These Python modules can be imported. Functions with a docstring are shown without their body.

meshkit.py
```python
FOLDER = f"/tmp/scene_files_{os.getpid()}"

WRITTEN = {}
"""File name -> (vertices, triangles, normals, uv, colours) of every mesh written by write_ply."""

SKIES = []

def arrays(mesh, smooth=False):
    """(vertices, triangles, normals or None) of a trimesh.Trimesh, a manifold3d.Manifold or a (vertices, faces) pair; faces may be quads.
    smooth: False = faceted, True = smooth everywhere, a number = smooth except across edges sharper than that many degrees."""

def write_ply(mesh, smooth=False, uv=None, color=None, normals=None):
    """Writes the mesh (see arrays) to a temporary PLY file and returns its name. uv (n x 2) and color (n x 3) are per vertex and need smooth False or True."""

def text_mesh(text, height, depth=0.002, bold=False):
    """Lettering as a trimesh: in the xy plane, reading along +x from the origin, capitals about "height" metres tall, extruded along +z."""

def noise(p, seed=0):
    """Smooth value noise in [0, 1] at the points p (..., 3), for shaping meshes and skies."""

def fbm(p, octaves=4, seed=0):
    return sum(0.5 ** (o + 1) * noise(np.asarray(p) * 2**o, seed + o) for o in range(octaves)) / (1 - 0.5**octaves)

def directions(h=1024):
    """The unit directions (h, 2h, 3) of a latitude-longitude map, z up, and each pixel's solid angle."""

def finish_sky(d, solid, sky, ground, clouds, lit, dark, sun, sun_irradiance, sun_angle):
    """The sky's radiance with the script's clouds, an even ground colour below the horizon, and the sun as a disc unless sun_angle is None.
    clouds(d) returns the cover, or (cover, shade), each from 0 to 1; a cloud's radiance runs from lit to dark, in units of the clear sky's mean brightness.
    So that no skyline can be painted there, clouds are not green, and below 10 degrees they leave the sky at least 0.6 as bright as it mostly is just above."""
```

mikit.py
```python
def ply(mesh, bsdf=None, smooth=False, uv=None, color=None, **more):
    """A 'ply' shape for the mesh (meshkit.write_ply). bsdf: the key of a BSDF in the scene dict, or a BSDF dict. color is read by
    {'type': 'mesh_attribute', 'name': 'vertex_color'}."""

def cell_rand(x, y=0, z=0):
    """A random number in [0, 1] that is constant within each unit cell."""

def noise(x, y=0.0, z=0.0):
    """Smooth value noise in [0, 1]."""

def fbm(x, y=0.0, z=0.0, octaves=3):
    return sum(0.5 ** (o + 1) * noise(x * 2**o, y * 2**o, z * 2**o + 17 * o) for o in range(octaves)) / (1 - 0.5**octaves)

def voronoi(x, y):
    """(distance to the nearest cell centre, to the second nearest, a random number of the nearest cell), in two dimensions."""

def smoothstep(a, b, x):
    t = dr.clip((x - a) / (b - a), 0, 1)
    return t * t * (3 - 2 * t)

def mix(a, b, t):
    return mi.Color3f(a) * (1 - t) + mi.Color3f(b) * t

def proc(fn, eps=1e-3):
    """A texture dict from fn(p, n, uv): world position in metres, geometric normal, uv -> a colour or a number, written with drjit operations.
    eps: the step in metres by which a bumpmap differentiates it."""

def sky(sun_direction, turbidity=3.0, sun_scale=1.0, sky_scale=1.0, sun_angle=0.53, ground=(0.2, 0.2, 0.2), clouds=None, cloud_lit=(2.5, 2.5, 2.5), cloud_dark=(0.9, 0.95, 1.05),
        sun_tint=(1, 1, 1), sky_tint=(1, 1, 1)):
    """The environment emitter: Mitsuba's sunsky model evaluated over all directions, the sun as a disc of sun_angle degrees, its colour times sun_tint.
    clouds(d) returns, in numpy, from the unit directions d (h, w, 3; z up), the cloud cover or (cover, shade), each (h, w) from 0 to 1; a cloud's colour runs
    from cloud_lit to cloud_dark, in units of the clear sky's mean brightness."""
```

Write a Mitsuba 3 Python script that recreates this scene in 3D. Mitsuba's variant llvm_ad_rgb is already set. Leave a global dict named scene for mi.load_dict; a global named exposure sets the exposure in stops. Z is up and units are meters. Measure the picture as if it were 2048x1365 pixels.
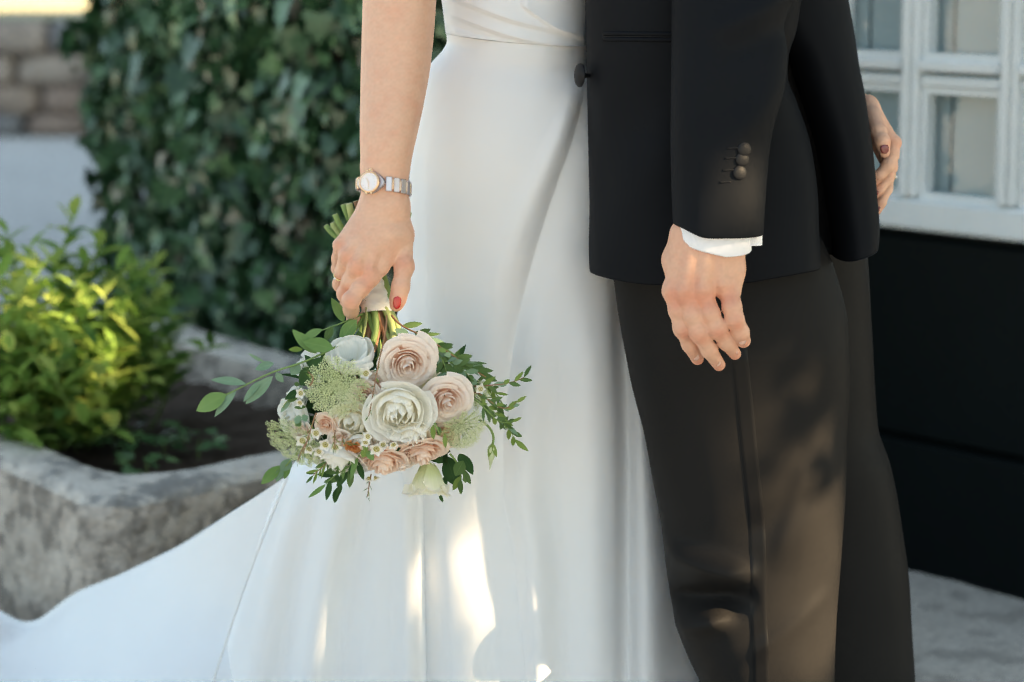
import math, random
import numpy as np, trimesh
import mitsuba as mi, drjit as dr
import mikit, meshkit
from mikit import noise, fbm, smoothstep, mix, proc, ply

T = mi.ScalarTransform4f
scene, labels = {}, {}

# ------------------------------------------------------------------ camera, sky, exposure
CAM = np.array([0.0, -3.02, 1.22])
PITCH = math.radians(9.2)
FPX = 4836.0                                    # focal length in pixels of a 2048-wide picture (85 mm)
FWD = np.array([0, math.cos(PITCH), -math.sin(PITCH)])
UP = np.array([0, math.sin(PITCH), math.cos(PITCH)])
scene['camera'] = {'type': 'thinlens', 'fov': math.degrees(2 * math.atan(1024 / FPX)), 'fov_axis': 'x',
                   'aperture_radius': 0.0120, 'focus_distance': 2.97, 'near_clip': 0.1, 'far_clip': 200.0,
                   'to_world': T().look_at(origin=CAM.tolist(), target=(CAM + FWD).tolist(), up=[0, 0, 1])}
SUN = np.array([0.84, -0.32, 0.45]); SUN /= np.linalg.norm(SUN)


def thin_cloud(d):
    """High thin cloud over the whole sky."""
    return 0.42 + 0.35 * (meshkit.fbm(d * [2.2, 2.2, 3.5], 4, 3) - 0.5)


scene['sky'] = mikit.sky(SUN.tolist(), turbidity=3, sun_scale=1.45, sky_scale=1.0, sun_tint=(1.0, 0.95, 0.88), sky_tint=(1.0, 1.0, 0.90),
                         clouds=thin_cloud, cloud_lit=(1.03, 1.08, 1.08), cloud_dark=(0.9, 0.9, 0.88))
exposure = 3.54

# ------------------------------------------------------------------ helpers
rng = np.random.default_rng(7)
random.seed(7)


def at(px, py, y):
    """The point of the vertical plane at depth y that stands at this place of the photograph."""
    d = FWD + np.array([1, 0, 0]) * (px - 1024) / FPX + UP * (682.5 - py) / FPX
    return CAM + d * (y - CAM[1]) / d[1]


def at_z(px, py, z):
    d = FWD + np.array([1, 0, 0]) * (px - 1024) / FPX + UP * (682.5 - py) / FPX
    return CAM + d * (z - CAM[2]) / d[2]


PX = 1 / 1600.0                                 # metres of one photograph pixel at the couple


def unit(v):
    v = np.asarray(v, float)
    return v / (np.linalg.norm(v) + 1e-12)


def frame(w, up=(0, 0, 1)):
    w = unit(w)
    u = np.cross(up, w)
    if np.linalg.norm(u) < 1e-4:
        u = np.cross((0, 1, 0), w)
    u = unit(u)
    return np.stack([u, np.cross(w, u), w], 1)   # columns


def mat(R, t, s=1.0):
    m = np.eye(4)
    m[:3, :3] = R * s
    m[:3, 3] = t
    return m


def bsdf(key, d):
    scene['m_' + key] = d
    return key


COUNT = {}


def add(name, mesh, m, parent=None, smooth=True, kind=None, label=None, cat=None, group=None, uv=None, color=None, to_world=None):
    """One entry of the scene. mesh: a mesh, or a shape dict to be used again."""
    base = (parent + '__' if parent else '') + name
    n = COUNT.get(base, 0)
    COUNT[base] = n + 1
    key = base if n == 0 else f'{base}_{n:03d}'
    d = dict(mesh) if isinstance(mesh, dict) else ply(mesh, 'm_' + m, smooth=smooth, uv=uv, color=color)
    if isinstance(mesh, dict) and m:
        d['bsdf'] = {'type': 'ref', 'id': 'm_' + m}
    if to_world is not None:
        d['to_world'] = T(np.asarray(to_world))
    scene[key] = d
    say(key, label, cat, group, kind)
    return key


def thing(name, label, cat, group=None, kind=None):
    n = COUNT.get(name, 0)
    COUNT[name] = n + 1
    key = name if n == 0 else f'{name}_{n:03d}'
    say(key, label, cat, group, kind)
    return key


def part(parent, name):
    """The key of a part that has no mesh of its own, only sub-parts."""
    base = parent + '__' + name
    n = COUNT.get(base, 0)
    COUNT[base] = n + 1
    return base if n == 0 else f'{base}_{n:03d}'


def say(key, label=None, cat=None, group=None, kind=None):
    d = {k: v for k, v in (('label', label), ('category', cat), ('group', group), ('kind', kind)) if v}
    if d:
        labels[key] = d


def cat_mesh(ms):
    vs, fs, n = [], [], 0
    for v, f in ms:
        v, f = np.asarray(v, float), np.asarray(f, int)
        if f.shape[1] == 4:
            f = np.vstack([f[:, [0, 1, 2]], f[:, [0, 2, 3]]])
        vs.append(v); fs.append(f + n); n += len(v)
    return np.vstack(vs), np.vstack(fs)


def grid_faces(nu, nv, wrap=False):
    i, j = np.meshgrid(np.arange(nv - 1), np.arange(nu if wrap else nu - 1), indexing='ij')
    j2 = (j + 1) % nu
    return np.stack([i * nu + j, i * nu + j2, (i + 1) * nu + j2, (i + 1) * nu + j], -1).reshape(-1, 4)


def loft(rings, caps=True):
    """Closed rings (n, k, 3) to a mesh."""
    rings = np.asarray(rings, float)
    n, k, _ = rings.shape
    v = rings.reshape(-1, 3)
    q = grid_faces(k, n, True)
    f = np.vstack([q[:, [0, 1, 2]], q[:, [0, 2, 3]]])
    if caps:
        v = np.vstack([v, rings[0].mean(0), rings[-1].mean(0)])
        j = np.arange(k)
        f = np.vstack([f, np.stack([(j + 1) % k, j, j * 0 + n * k], 1),
                       np.stack([(n - 1) * k + j, (n - 1) * k + (j + 1) % k, j * 0 + n * k + 1], 1)])
    return v, f


def tube(p, r, sides=8, caps=True):
    p = np.asarray(p, float)
    r = np.broadcast_to(r, (len(p),))
    t = np.gradient(p, axis=0)
    t /= np.linalg.norm(t, axis=1, keepdims=True) + 1e-12
    a = unit(np.cross(t[0], [0.31, 0.2, 0.9]))
    rings = []
    ang = np.arange(sides) * 2 * np.pi / sides
    for i in range(len(p)):
        a = unit(a - t[i] * (a @ t[i]))
        b = np.cross(t[i], a)
        rings.append(p[i] + r[i] * (np.cos(ang)[:, None] * a + np.sin(ang)[:, None] * b))
    return loft(rings, caps)


def spline(pts, n=24):
    """A smooth curve through the points."""
    from scipy.interpolate import PchipInterpolator, CubicSpline
    pts = np.asarray(pts, float)
    if len(pts) == 2:
        t = np.linspace(0, 1, n)[:, None]
        return pts[0] * (1 - t) + pts[1] * t
    s = np.concatenate([[0], np.cumsum(np.linalg.norm(np.diff(pts, axis=0), axis=1))])
    return CubicSpline(s, pts)(np.linspace(0, s[-1], n))


def curve(table, smooth=True):
    """A smooth function through the (x, y) pairs."""
    from scipy.interpolate import PchipInterpolator
    t = np.array(sorted(table), float)
    f = PchipInterpolator(t[:, 0], t[:, 1], extrapolate=False)
    return lambda x: np.where(x < t[0, 0], t[0, 1], np.where(x > t[-1, 0], t[-1, 1], np.nan_to_num(f(np.clip(x, t[0, 0], t[-1, 0])))))


def sst(a, b, x):
    t = np.clip((x - a) / (b - a), 0, 1)
    return t * t * (3 - 2 * t)


def box(c, s, R=np.eye(3), bev=0.0):
    """A box with chamfered edges, size s about c."""
    h = np.asarray(s, float) / 2
    if np.linalg.det(R) < 0:
        R = R * [1, 1, -1]
    if bev <= 0:
        m = trimesh.creation.box(extents=s)
        return np.asarray(m.vertices) @ R.T + c, np.asarray(m.faces)
    b = min(bev, h.min() * 0.8)
    pts = []
    for sx in (-1, 1):
        for sy in (-1, 1):
            for sz in (-1, 1):
                for k in range(3):
                    p = np.array([sx, sy, sz]) * (h - b)
                    p[k] += np.array([sx, sy, sz])[k] * b
                    pts.append(p)
    m = trimesh.convex.convex_hull(np.array(pts))
    return np.asarray(m.vertices) @ R.T + c, np.asarray(m.faces)


# signed distance shapes for the bodies
def rcone(a, b, ra, rb):
    a, b = np.asarray(a, float), np.asarray(b, float)
    return ('c', a, b, float(ra), float(rb))


def sd(p, prim):
    _, a, b, ra, rb = prim
    ba = (b - a).astype(np.float32)
    pa = p - a.astype(np.float32)
    t = np.clip((pa @ ba) / max(float(ba @ ba), 1e-12), 0, 1)
    d = pa - t[..., None] * ba
    return np.sqrt((d * d).sum(-1)) - (ra + (rb - ra) * t)


def smin(a, b, k):
    if k <= 0:
        return np.minimum(a, b)
    h = np.clip(0.5 + 0.5 * (b - a) / k, 0, 1)
    return b * (1 - h) + a * h - k * h * (1 - h)


def surface_nets(f, org, h):
    s = f < 0
    n = np.array(f.shape) - 1
    cnt = np.zeros(n, np.int8)
    for c in np.ndindex(2, 2, 2):
        cnt += s[c[0]:c[0] + n[0], c[1]:c[1] + n[1], c[2]:c[2] + n[2]]
    cells = np.argwhere((cnt > 0) & (cnt < 8))
    index = -np.ones(n, np.int64)
    index[tuple(cells.T)] = np.arange(len(cells))
    acc, num = np.zeros((len(cells), 3)), np.zeros(len(cells))
    corners = list(np.ndindex(2, 2, 2))
    for c0 in corners:
        for ax in range(3):
            if c0[ax]:
                continue
            c1 = list(c0); c1[ax] = 1
            f0 = f[tuple((cells + c0).T)]
            f1 = f[tuple((cells + c1).T)]
            x = (f0 < 0) != (f1 < 0)
            t = f0 / np.where(x, f0 - f1, 1)
            p = np.tile(np.array(c0, float), (len(cells), 1))
            p[:, ax] = t
            acc[x] += p[x]; num[x] += 1
    v = org + (cells + acc / num[:, None]) * h
    faces = []
    for ax in range(3):
        o = [i for i in range(3) if i != ax]
        sl0 = [slice(None)] * 3; sl1 = [slice(None)] * 3
        sl0[ax] = slice(0, -1); sl1[ax] = slice(1, None)
        e = np.argwhere(s[tuple(sl0)] != s[tuple(sl1)])
        e = e[(e[:, o[0]] > 0) & (e[:, o[1]] > 0) & (e[:, o[0]] < n[o[0]]) & (e[:, o[1]] < n[o[1]])]
        q = []
        for da, db in ((-1, -1), (0, -1), (0, 0), (-1, 0)):
            c = e.copy(); c[:, o[0]] += da; c[:, o[1]] += db
            q.append(index[tuple(c.T)])
        q = np.stack(q, 1)
        inside = s[tuple(e.T)]
        flip = inside if ax != 1 else ~inside
        q[~flip] = q[~flip][:, ::-1]
        faces.append(q)
    return v, np.vstack(faces)


def body(groups, h, k_all, pad=0.012):
    """groups: list of (prims, k inside the group); groups are blended with k_all in turn."""
    pr = [p for g, _ in groups for p in g]
    lo = np.min([np.minimum(p[1] - p[3], p[2] - p[4]) for p in pr], 0) - pad
    hi = np.max([np.maximum(p[1] + p[3], p[2] + p[4]) for p in pr], 0) + pad
    n = np.ceil((hi - lo) / h).astype(int) + 1
    ax = [lo[i] + np.arange(n[i]) * h for i in range(3)]
    P = np.stack(np.meshgrid(*ax, indexing='ij'), -1).astype(np.float32)
    tot = None
    for i, (g, k) in enumerate(groups):
        d = None
        for p in g:
            # far from the capsule its distance is not needed
            r = max(p[3], p[4]) + 0.03
            a = np.clip(np.floor((np.minimum(p[1], p[2]) - r - lo) / h).astype(int), 0, n)
            b = np.clip(np.ceil((np.maximum(p[1], p[2]) + r - lo) / h).astype(int) + 1, 0, n)
            sl = tuple(slice(a[q], b[q]) for q in range(3))
            if d is None:
                d = np.full(tuple(n), 0.03, np.float32)
            d[sl] = smin(d[sl], sd(P[sl], p), k)
        kk = k_all[i] if isinstance(k_all, (list, tuple)) else k_all
        tot = d if tot is None else smin(tot, d, kk)
    return surface_nets(tot, lo, h)


def chain(pts, radii):
    return [rcone(pts[i], pts[i + 1], radii[i], radii[i + 1]) for i in range(len(pts) - 1)]


def P3(lst):
    """[(px, py, y, r in photograph pixels)] -> points, radii in metres"""
    return [at(a, b, c) for a, b, c, _ in lst], [r * PX for *_, r in lst]


# ------------------------------------------------------------------ materials
def two(d):
    return {'type': 'twosided', 'bsdf': d}


def rgb(*c):
    return {'type': 'rgb', 'value': list(c)}


def principled(color, rough, spec=0.5, **k):
    return {'type': 'principled', 'base_color': rgb(*color) if isinstance(color, (tuple, list)) else color, 'roughness': rough, 'specular': spec, **k}


def bumped(d, fn, scale, eps=5e-4):
    return {'type': 'bumpmap', 'arbitrary': proc(fn, eps), 'scale': scale, 'bsdf': d}


bsdf('skin', two(bumped(principled({'type': 'mesh_attribute', 'name': 'vertex_color'}, 0.46, 0.42), lambda p, n, uv: 0.6 * fbm(p.x * 420, p.y * 420, p.z * 300, 2) + 0.4 * fbm(p.x * 150, p.y * 150, p.z * 90, 2), 0.0010)))
bsdf('nail_red', two(principled((0.50, 0.012, 0.008), 0.12, 0.6, clearcoat=1.0, clearcoat_gloss=0.95)))
bsdf('nail_dark', two(principled((0.16, 0.006, 0.010), 0.12, 0.6, clearcoat=1.0, clearcoat_gloss=0.95)))
bsdf('nail_bare', two(principled((0.66, 0.42, 0.33), 0.3, 0.5)))
bsdf('hair_dark', principled((0.04, 0.025, 0.016), 0.45, 0.4))


def satin_fn(p, n, uv):
    a = noise(p.x * 1800, p.y * 300, p.z * 1800)
    return mi.Color3f(0.79, 0.79, 0.785) * (0.985 + 0.03 * a)


bsdf('dress_satin', two(bumped(principled(proc(satin_fn), 0.42, 0.35, sheen=0.3), lambda p, n, uv: fbm(p.x * 14, p.y * 14, p.z * 5, 2) + 0.10 * fbm(p.x * 75, p.y * 75, p.z * 55, 2), 0.0045, 1e-3)))


def wool_fn(c):
    def fn(p, n, uv):
        a = noise(p.x * 1300, p.y * 1300, p.z * 900)
        b = fbm(p.x * 9, p.y * 9, p.z * 7, 2)
        return mi.Color3f(*c) * (0.75 + 0.35 * a + 0.3 * b)
    return fn


bsdf('jacket_wool', two(principled(proc(wool_fn((0.0062, 0.0074, 0.0096))), 0.66, 0.09, sheen=0.02)))
bsdf('trouser_wool', two(principled(proc(wool_fn((0.0152, 0.0144, 0.0139))), 0.55, 0.07, sheen=0.0, sheen_tint=0.5)))
bsdf('satin_black', two(principled((0.006, 0.006, 0.0065), 0.40, 0.16)))
bsdf('button_black', principled((0.006, 0.0065, 0.008), 0.55, 0.25))
bsdf('shirt_cotton', two(principled((0.80, 0.80, 0.82), 0.7, 0.3)))
bsdf('steel', two({'type': 'roughconductor', 'material': 'Cr', 'alpha': 0.3}))
bsdf('gold', two({'type': 'roughconductor', 'specular_reflectance': rgb(0.95, 0.60, 0.35), 'alpha': 0.2}))
bsdf('gold_yellow', two({'type': 'roughconductor', 'specular_reflectance': rgb(0.95, 0.70, 0.34), 'alpha': 0.2}))


def pearl_fn(p, n, uv):
    a = fbm(p.x * 260, p.y * 260, p.z * 260, 2)
    return mix((0.78, 0.80, 0.84), (0.86, 0.80, 0.78), a)


bsdf('pearl', principled(proc(pearl_fn), 0.25, 0.6, clearcoat=1.0))
bsdf('crystal', principled((0.9, 0.9, 0.92), 0.04, 0.9, clearcoat=1.0))


def petal_bsdf(key, inner, outer, trans=0.6):
    def fn(p, n, uv):
        a = noise(p.x * 130, p.y * 130, p.z * 130)
        e = smoothstep(0.25, 0.95, uv.y + 0.12 * (a - 0.5))
        vein = 0.97 + 0.05 * noise(uv.x * 26, uv.y * 2.0)
        return mix(inner, outer, e) * vein
    bsdf(key, {'type': 'principledthin', 'base_color': proc(fn), 'roughness': 0.6, 'diff_trans': trans, 'eta': 1.3})


petal_bsdf('petal_blush', (0.95, 0.74, 0.60), (0.96, 0.88, 0.81))
petal_bsdf('petal_peach', (0.94, 0.64, 0.46), (0.96, 0.82, 0.70))
petal_bsdf('petal_cream', (0.96, 0.91, 0.73), (0.96, 0.945, 0.88))
petal_bsdf('petal_white', (0.95, 0.94, 0.86), (0.96, 0.955, 0.92))
petal_bsdf('petal_bell', (0.66, 0.72, 0.38), (0.95, 0.92, 0.80))
petal_bsdf('petal_wax', (0.82, 0.76, 0.60), (0.95, 0.94, 0.91))
petal_bsdf('petal_apricot', (0.62, 0.24, 0.08), (0.70, 0.34, 0.14))


def leaf_bsdf(key, a, b, rough=0.42, trans=0.35, spec=1.45):
    def fn(p, n, uv):
        m = noise(p.x * 45, p.y * 45, p.z * 45)
        rib = smoothstep(0.10, 0.0, dr.abs(uv.x))
        return mix(a, b, dr.clip(0.75 * m + 0.35 * rib, 0, 1))
    bsdf(key, {'type': 'principledthin', 'base_color': proc(fn), 'roughness': rough, 'diff_trans': trans, 'eta': spec})


leaf_bsdf('leaf_ruscus', (0.13, 0.24, 0.07), (0.23, 0.35, 0.13), 0.38)
leaf_bsdf('leaf_grey', (0.17, 0.28, 0.17), (0.28, 0.40, 0.27), 0.45)
leaf_bsdf('leaf_myrtle', (0.075, 0.14, 0.045), (0.16, 0.24, 0.09), 0.42)
leaf_bsdf('leaf_lime', (0.16, 0.25, 0.05), (0.28, 0.36, 0.11), 0.45)
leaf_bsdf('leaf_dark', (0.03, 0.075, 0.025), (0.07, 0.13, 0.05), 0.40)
leaf_bsdf('umbel_green', (0.40, 0.50, 0.16), (0.52, 0.60, 0.26), 0.6)
leaf_bsdf('umbel_floret', (0.58, 0.66, 0.32), (0.82, 0.84, 0.60), 0.6)


def glossy_leaf(key, a, b, rough=0.30, spec=0.5):
    def fn(p, n, uv):
        m = noise(p.x * 45, p.y * 45, p.z * 45)
        rib = smoothstep(0.10, 0.0, dr.abs(uv.x))
        return mix(a, b, dr.clip(0.75 * m + 0.35 * rib, 0, 1))
    bsdf(key, two(principled(proc(fn), rough, spec)))


glossy_leaf('ivy_dark', (0.014, 0.050, 0.018), (0.042, 0.100, 0.042))
glossy_leaf('ivy_mid', (0.048, 0.122, 0.048), (0.125, 0.225, 0.10))
glossy_leaf('ivy_fresh', (0.11, 0.21, 0.08), (0.22, 0.33, 0.15))
glossy_leaf('ivy_dry', (0.24, 0.21, 0.14), (0.38, 0.34, 0.26), 0.5, 0.4)
leaf_bsdf('shrub_yellow', (0.36, 0.48, 0.10), (0.52, 0.61, 0.20), 0.36, 0.8)
leaf_bsdf('shrub_green', (0.22, 0.38, 0.07), (0.36, 0.50, 0.13), 0.36, 0.8)
leaf_bsdf('shrub_deep', (0.07, 0.16, 0.04), (0.12, 0.22, 0.06), 0.36, 0.5)
leaf_bsdf('tree_leaf', (0.05, 0.10, 0.02), (0.09, 0.15, 0.035), 0.5, 0.15)
bsdf('stem_green', principled((0.20, 0.30, 0.085), 0.5, 0.4))
bsdf('stem_pale', principled((0.36, 0.42, 0.16), 0.5, 0.4))
bsdf('stem_cut', principled((0.52, 0.55, 0.32), 0.7, 0.3))
bsdf('stem_brown', principled((0.30, 0.16, 0.085), 0.55, 0.3))
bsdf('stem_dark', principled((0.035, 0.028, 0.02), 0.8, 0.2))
bsdf('ribbon', two(principled((0.82, 0.80, 0.74), 0.5, 0.35, sheen=0.3)))
bsdf('wax_centre', principled((0.38, 0.33, 0.05), 0.5, 0.3))
bsdf('bud_pale', principled((0.52, 0.58, 0.34), 0.5, 0.3))
bsdf('flower_blue', two(principled((0.62, 0.64, 0.85), 0.6, 0.3)))


def granite_fn(p, n, uv):
    big = fbm(p.x * 7, p.y * 7, p.z * 7, 3)
    mid = fbm(p.x * 38, p.y * 38, p.z * 38, 3)
    fine = noise(p.x * 230, p.y * 230, p.z * 230)
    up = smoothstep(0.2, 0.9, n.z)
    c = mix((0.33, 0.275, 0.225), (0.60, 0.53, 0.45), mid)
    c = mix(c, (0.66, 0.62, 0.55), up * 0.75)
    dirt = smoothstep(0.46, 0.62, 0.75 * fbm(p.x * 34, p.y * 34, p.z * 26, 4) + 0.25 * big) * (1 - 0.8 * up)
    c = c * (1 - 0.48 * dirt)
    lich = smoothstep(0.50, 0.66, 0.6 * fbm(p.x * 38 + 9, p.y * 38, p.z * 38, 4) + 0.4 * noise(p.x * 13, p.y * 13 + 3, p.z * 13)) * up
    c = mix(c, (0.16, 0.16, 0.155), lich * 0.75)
    return c * (0.78 + 0.4 * fine)


bsdf('granite', bumped(principled(proc(granite_fn), 0.9, 0.2), lambda p, n, uv: fbm(p.x * 60, p.y * 60, p.z * 60, 4), 0.016, 1e-3))


def soil_fn(p, n, uv):
    a = fbm(p.x * 25, p.y * 25, p.z * 25, 3)
    b = noise(p.x * 210, p.y * 210, p.z * 210)
    return mix((0.035, 0.026, 0.021), (0.085, 0.066, 0.052), a) * (0.7 + 0.6 * b)


bsdf('soil', principled(proc(soil_fn), 0.95, 0.1))


def gravel_fn(p, n, uv):
    a = fbm(p.x * 1.3, p.y * 1.3, 0, 3)
    b = noise(p.x * 55, p.y * 55)
    return mix((0.34, 0.345, 0.335), (0.44, 0.44, 0.425), a) * (0.8 + 0.4 * b)


bsdf('gravel', principled(proc(gravel_fn), 0.95, 0.1))


def lawn_fn(p, n, uv):
    a = fbm(p.x * 0.9, p.y * 0.9, 0, 3)
    b = noise(p.x * 14, p.y * 14)
    return mix((0.25, 0.24, 0.15), (0.33, 0.315, 0.22), a) * (0.8 + 0.4 * b)


bsdf('lawn', principled(proc(lawn_fn), 0.95, 0.1))


def stone_fn(c):
    def fn(p, n, uv):
        a = fbm(p.x * 5, p.y * 5, p.z * 5, 3)
        b = noise(p.x * 60, p.y * 60, p.z * 60)
        return mi.Color3f(*c) * (0.55 + 0.8 * a) * (0.85 + 0.3 * b)
    return fn


for k, c in (('stone_tan', (0.36, 0.285, 0.23)), ('stone_grey', (0.24, 0.235, 0.235)), ('stone_brown', (0.31, 0.235, 0.19)), ('stone_pale', (0.40, 0.335, 0.28))):
    bsdf(k, principled(proc(stone_fn(c)), 0.95, 0.1))
bsdf('mortar', principled((0.24, 0.20, 0.17), 0.95, 0.1))
def slab_fn(p, n, uv):
    a = fbm(p.x * 6, p.y * 6, 0, 4)
    b = noise(p.x * 140, p.y * 140)
    spot = smoothstep(0.60, 0.68, fbm(p.x * 17 + 4, p.y * 17, 0, 2))
    return mix((0.34, 0.32, 0.285), (0.48, 0.455, 0.41), a) * (0.8 + 0.35 * b) * (1 - 0.25 * spot)


bsdf('slab', two(principled(proc(slab_fn), 0.9, 0.2)))


def white_paint_fn(p, n, uv):
    a = fbm(p.x * 11, p.y * 11, p.z * 11, 3)
    return mix((0.66, 0.69, 0.68), (0.74, 0.76, 0.75), a)


bsdf('white_paint', principled(proc(white_paint_fn), 0.42, 0.45))
bsdf('green_paint', principled(proc(lambda p, n, uv: mi.Color3f(0.0020, 0.0042, 0.0042) * (0.7 + 0.6 * fbm(p.x * 9, p.y * 9, p.z * 4, 3))), 0.65, 0.12))
bsdf('pane_glass', {'type': 'thindielectric', 'int_ior': 1.3})
bsdf('blind_white', two(principled((0.33, 0.41, 0.42), 0.85, 0.1)))
bsdf('dark_inside', two(principled((0.05, 0.047, 0.04), 0.9, 0.1)))
bsdf('roof_tile', principled((0.30, 0.13, 0.08), 0.8, 0.2))
bsdf('bark', principled(proc(lambda p, n, uv: mi.Color3f(0.12, 0.09, 0.065) * (0.5 + fbm(p.x * 20, p.y * 20, p.z * 5, 3))), 0.95, 0.1))
bsdf('shoe_leather', principled((0.012, 0.011, 0.010), 0.25, 0.5))

# ------------------------------------------------------------------ the setting
def sheet(xs, ys, zf, name, m, **k):
    X, Y = np.meshgrid(xs, ys)
    v = np.stack([X.ravel(), Y.ravel(), zf(X, Y).ravel()], 1)
    q = grid_faces(len(xs), len(ys))
    return add(name, (v, q), m, **k)


sheet(np.linspace(-60, 60, 40), np.linspace(-20, 90, 40), lambda x, y: x * 0, 'ground', 'gravel', kind='structure',
      label='pale gravel ground around the couple', cat='ground')
xs = np.linspace(-9, 0.2, 60); ys = np.linspace(2.0, 13.6, 80)
sheet(xs, ys, lambda x, y: 0.006 + 0.012 * meshkit.fbm(np.stack([x * 2, y * 2, x * 0], -1), 3), 'path', 'gravel', kind='structure',
      label='pale grey gravel path leading past the ivy', cat='path')
xs = np.concatenate([np.linspace(-40, -8, 20), np.linspace(-7.8, 4, 50), np.linspace(5, 40, 20)])
ys = np.concatenate([np.linspace(12.95, 20, 30), np.linspace(21, 70, 25)])
sheet(xs, ys, lambda x, y: 0.74 + 0.02 * (y - 13) + 0.05 * meshkit.fbm(np.stack([x, y, x * 0], -1), 3), 'lawn', 'lawn', kind='structure',
      label='sunlit yellowish lawn behind the stone wall', cat='lawn')

# dry stone wall at the far side of the path, stone by stone
W = add('stone_wall', box([-3.0, 13.05, 0.36], [14, 0.30, 0.72]), 'mortar', smooth=False,
        label='low rough stone wall of brown and grey blocks beyond the path', cat='wall')


def stone_mesh(seed, s):
    m = trimesh.creation.icosphere(subdivisions=1)
    v = np.asarray(m.vertices)
    v = np.sign(v) * np.abs(v) ** 0.42
    v = v / np.abs(v).max(0) * 0.5
    v = v * (1 + 0.22 * (meshkit.noise(v * 2.3 + seed * 7.1)[:, None] - 0.5))
    return v * s, np.asarray(m.faces)


STONES = [stone_mesh(i, 1.0) for i in range(6)]
STONE_PLY = [ply(s, None, smooth=35) for s in STONES]
z = 0.0
r = np.random.default_rng(3)
row = 0
while z < 0.70:
    hgt = r.uniform(0.15, 0.24)
    x = -8.5 + r.uniform(0, 0.3)
    while x < 2.5:
        w = r.uniform(0.22, 0.55)
        m = np.eye(4)
        m[0, 0], m[1, 1], m[2, 2] = w * 0.97, 0.42, hgt * 0.97
        m[:3, 3] = x + w / 2, 12.95 + r.uniform(-0.03, 0.03), z + hgt / 2 + r.uniform(-0.01, 0.01)
        add('stone', STONE_PLY[r.integers(6)], r.choice(['stone_tan', 'stone_grey', 'stone_brown', 'stone_pale', 'stone_brown', 'stone_tan']), W, to_world=m)
        x += w
    z += hgt
    row += 1

# the stone trough
ZR = 0.33
F_, R_, L_, B_ = at_z(262, 962, ZR), at_z(860, 838, ZR), None, None
F_, R_ = F_[:2], R_[:2]
e1 = unit(R_ - F_)                                  # short side
e2 = unit(at_z(-60, 828, ZR)[:2] - F_)              # long side

WID, LEN = float(np.linalg.norm(R_ - F_)) + 0.02, 1.62


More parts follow.
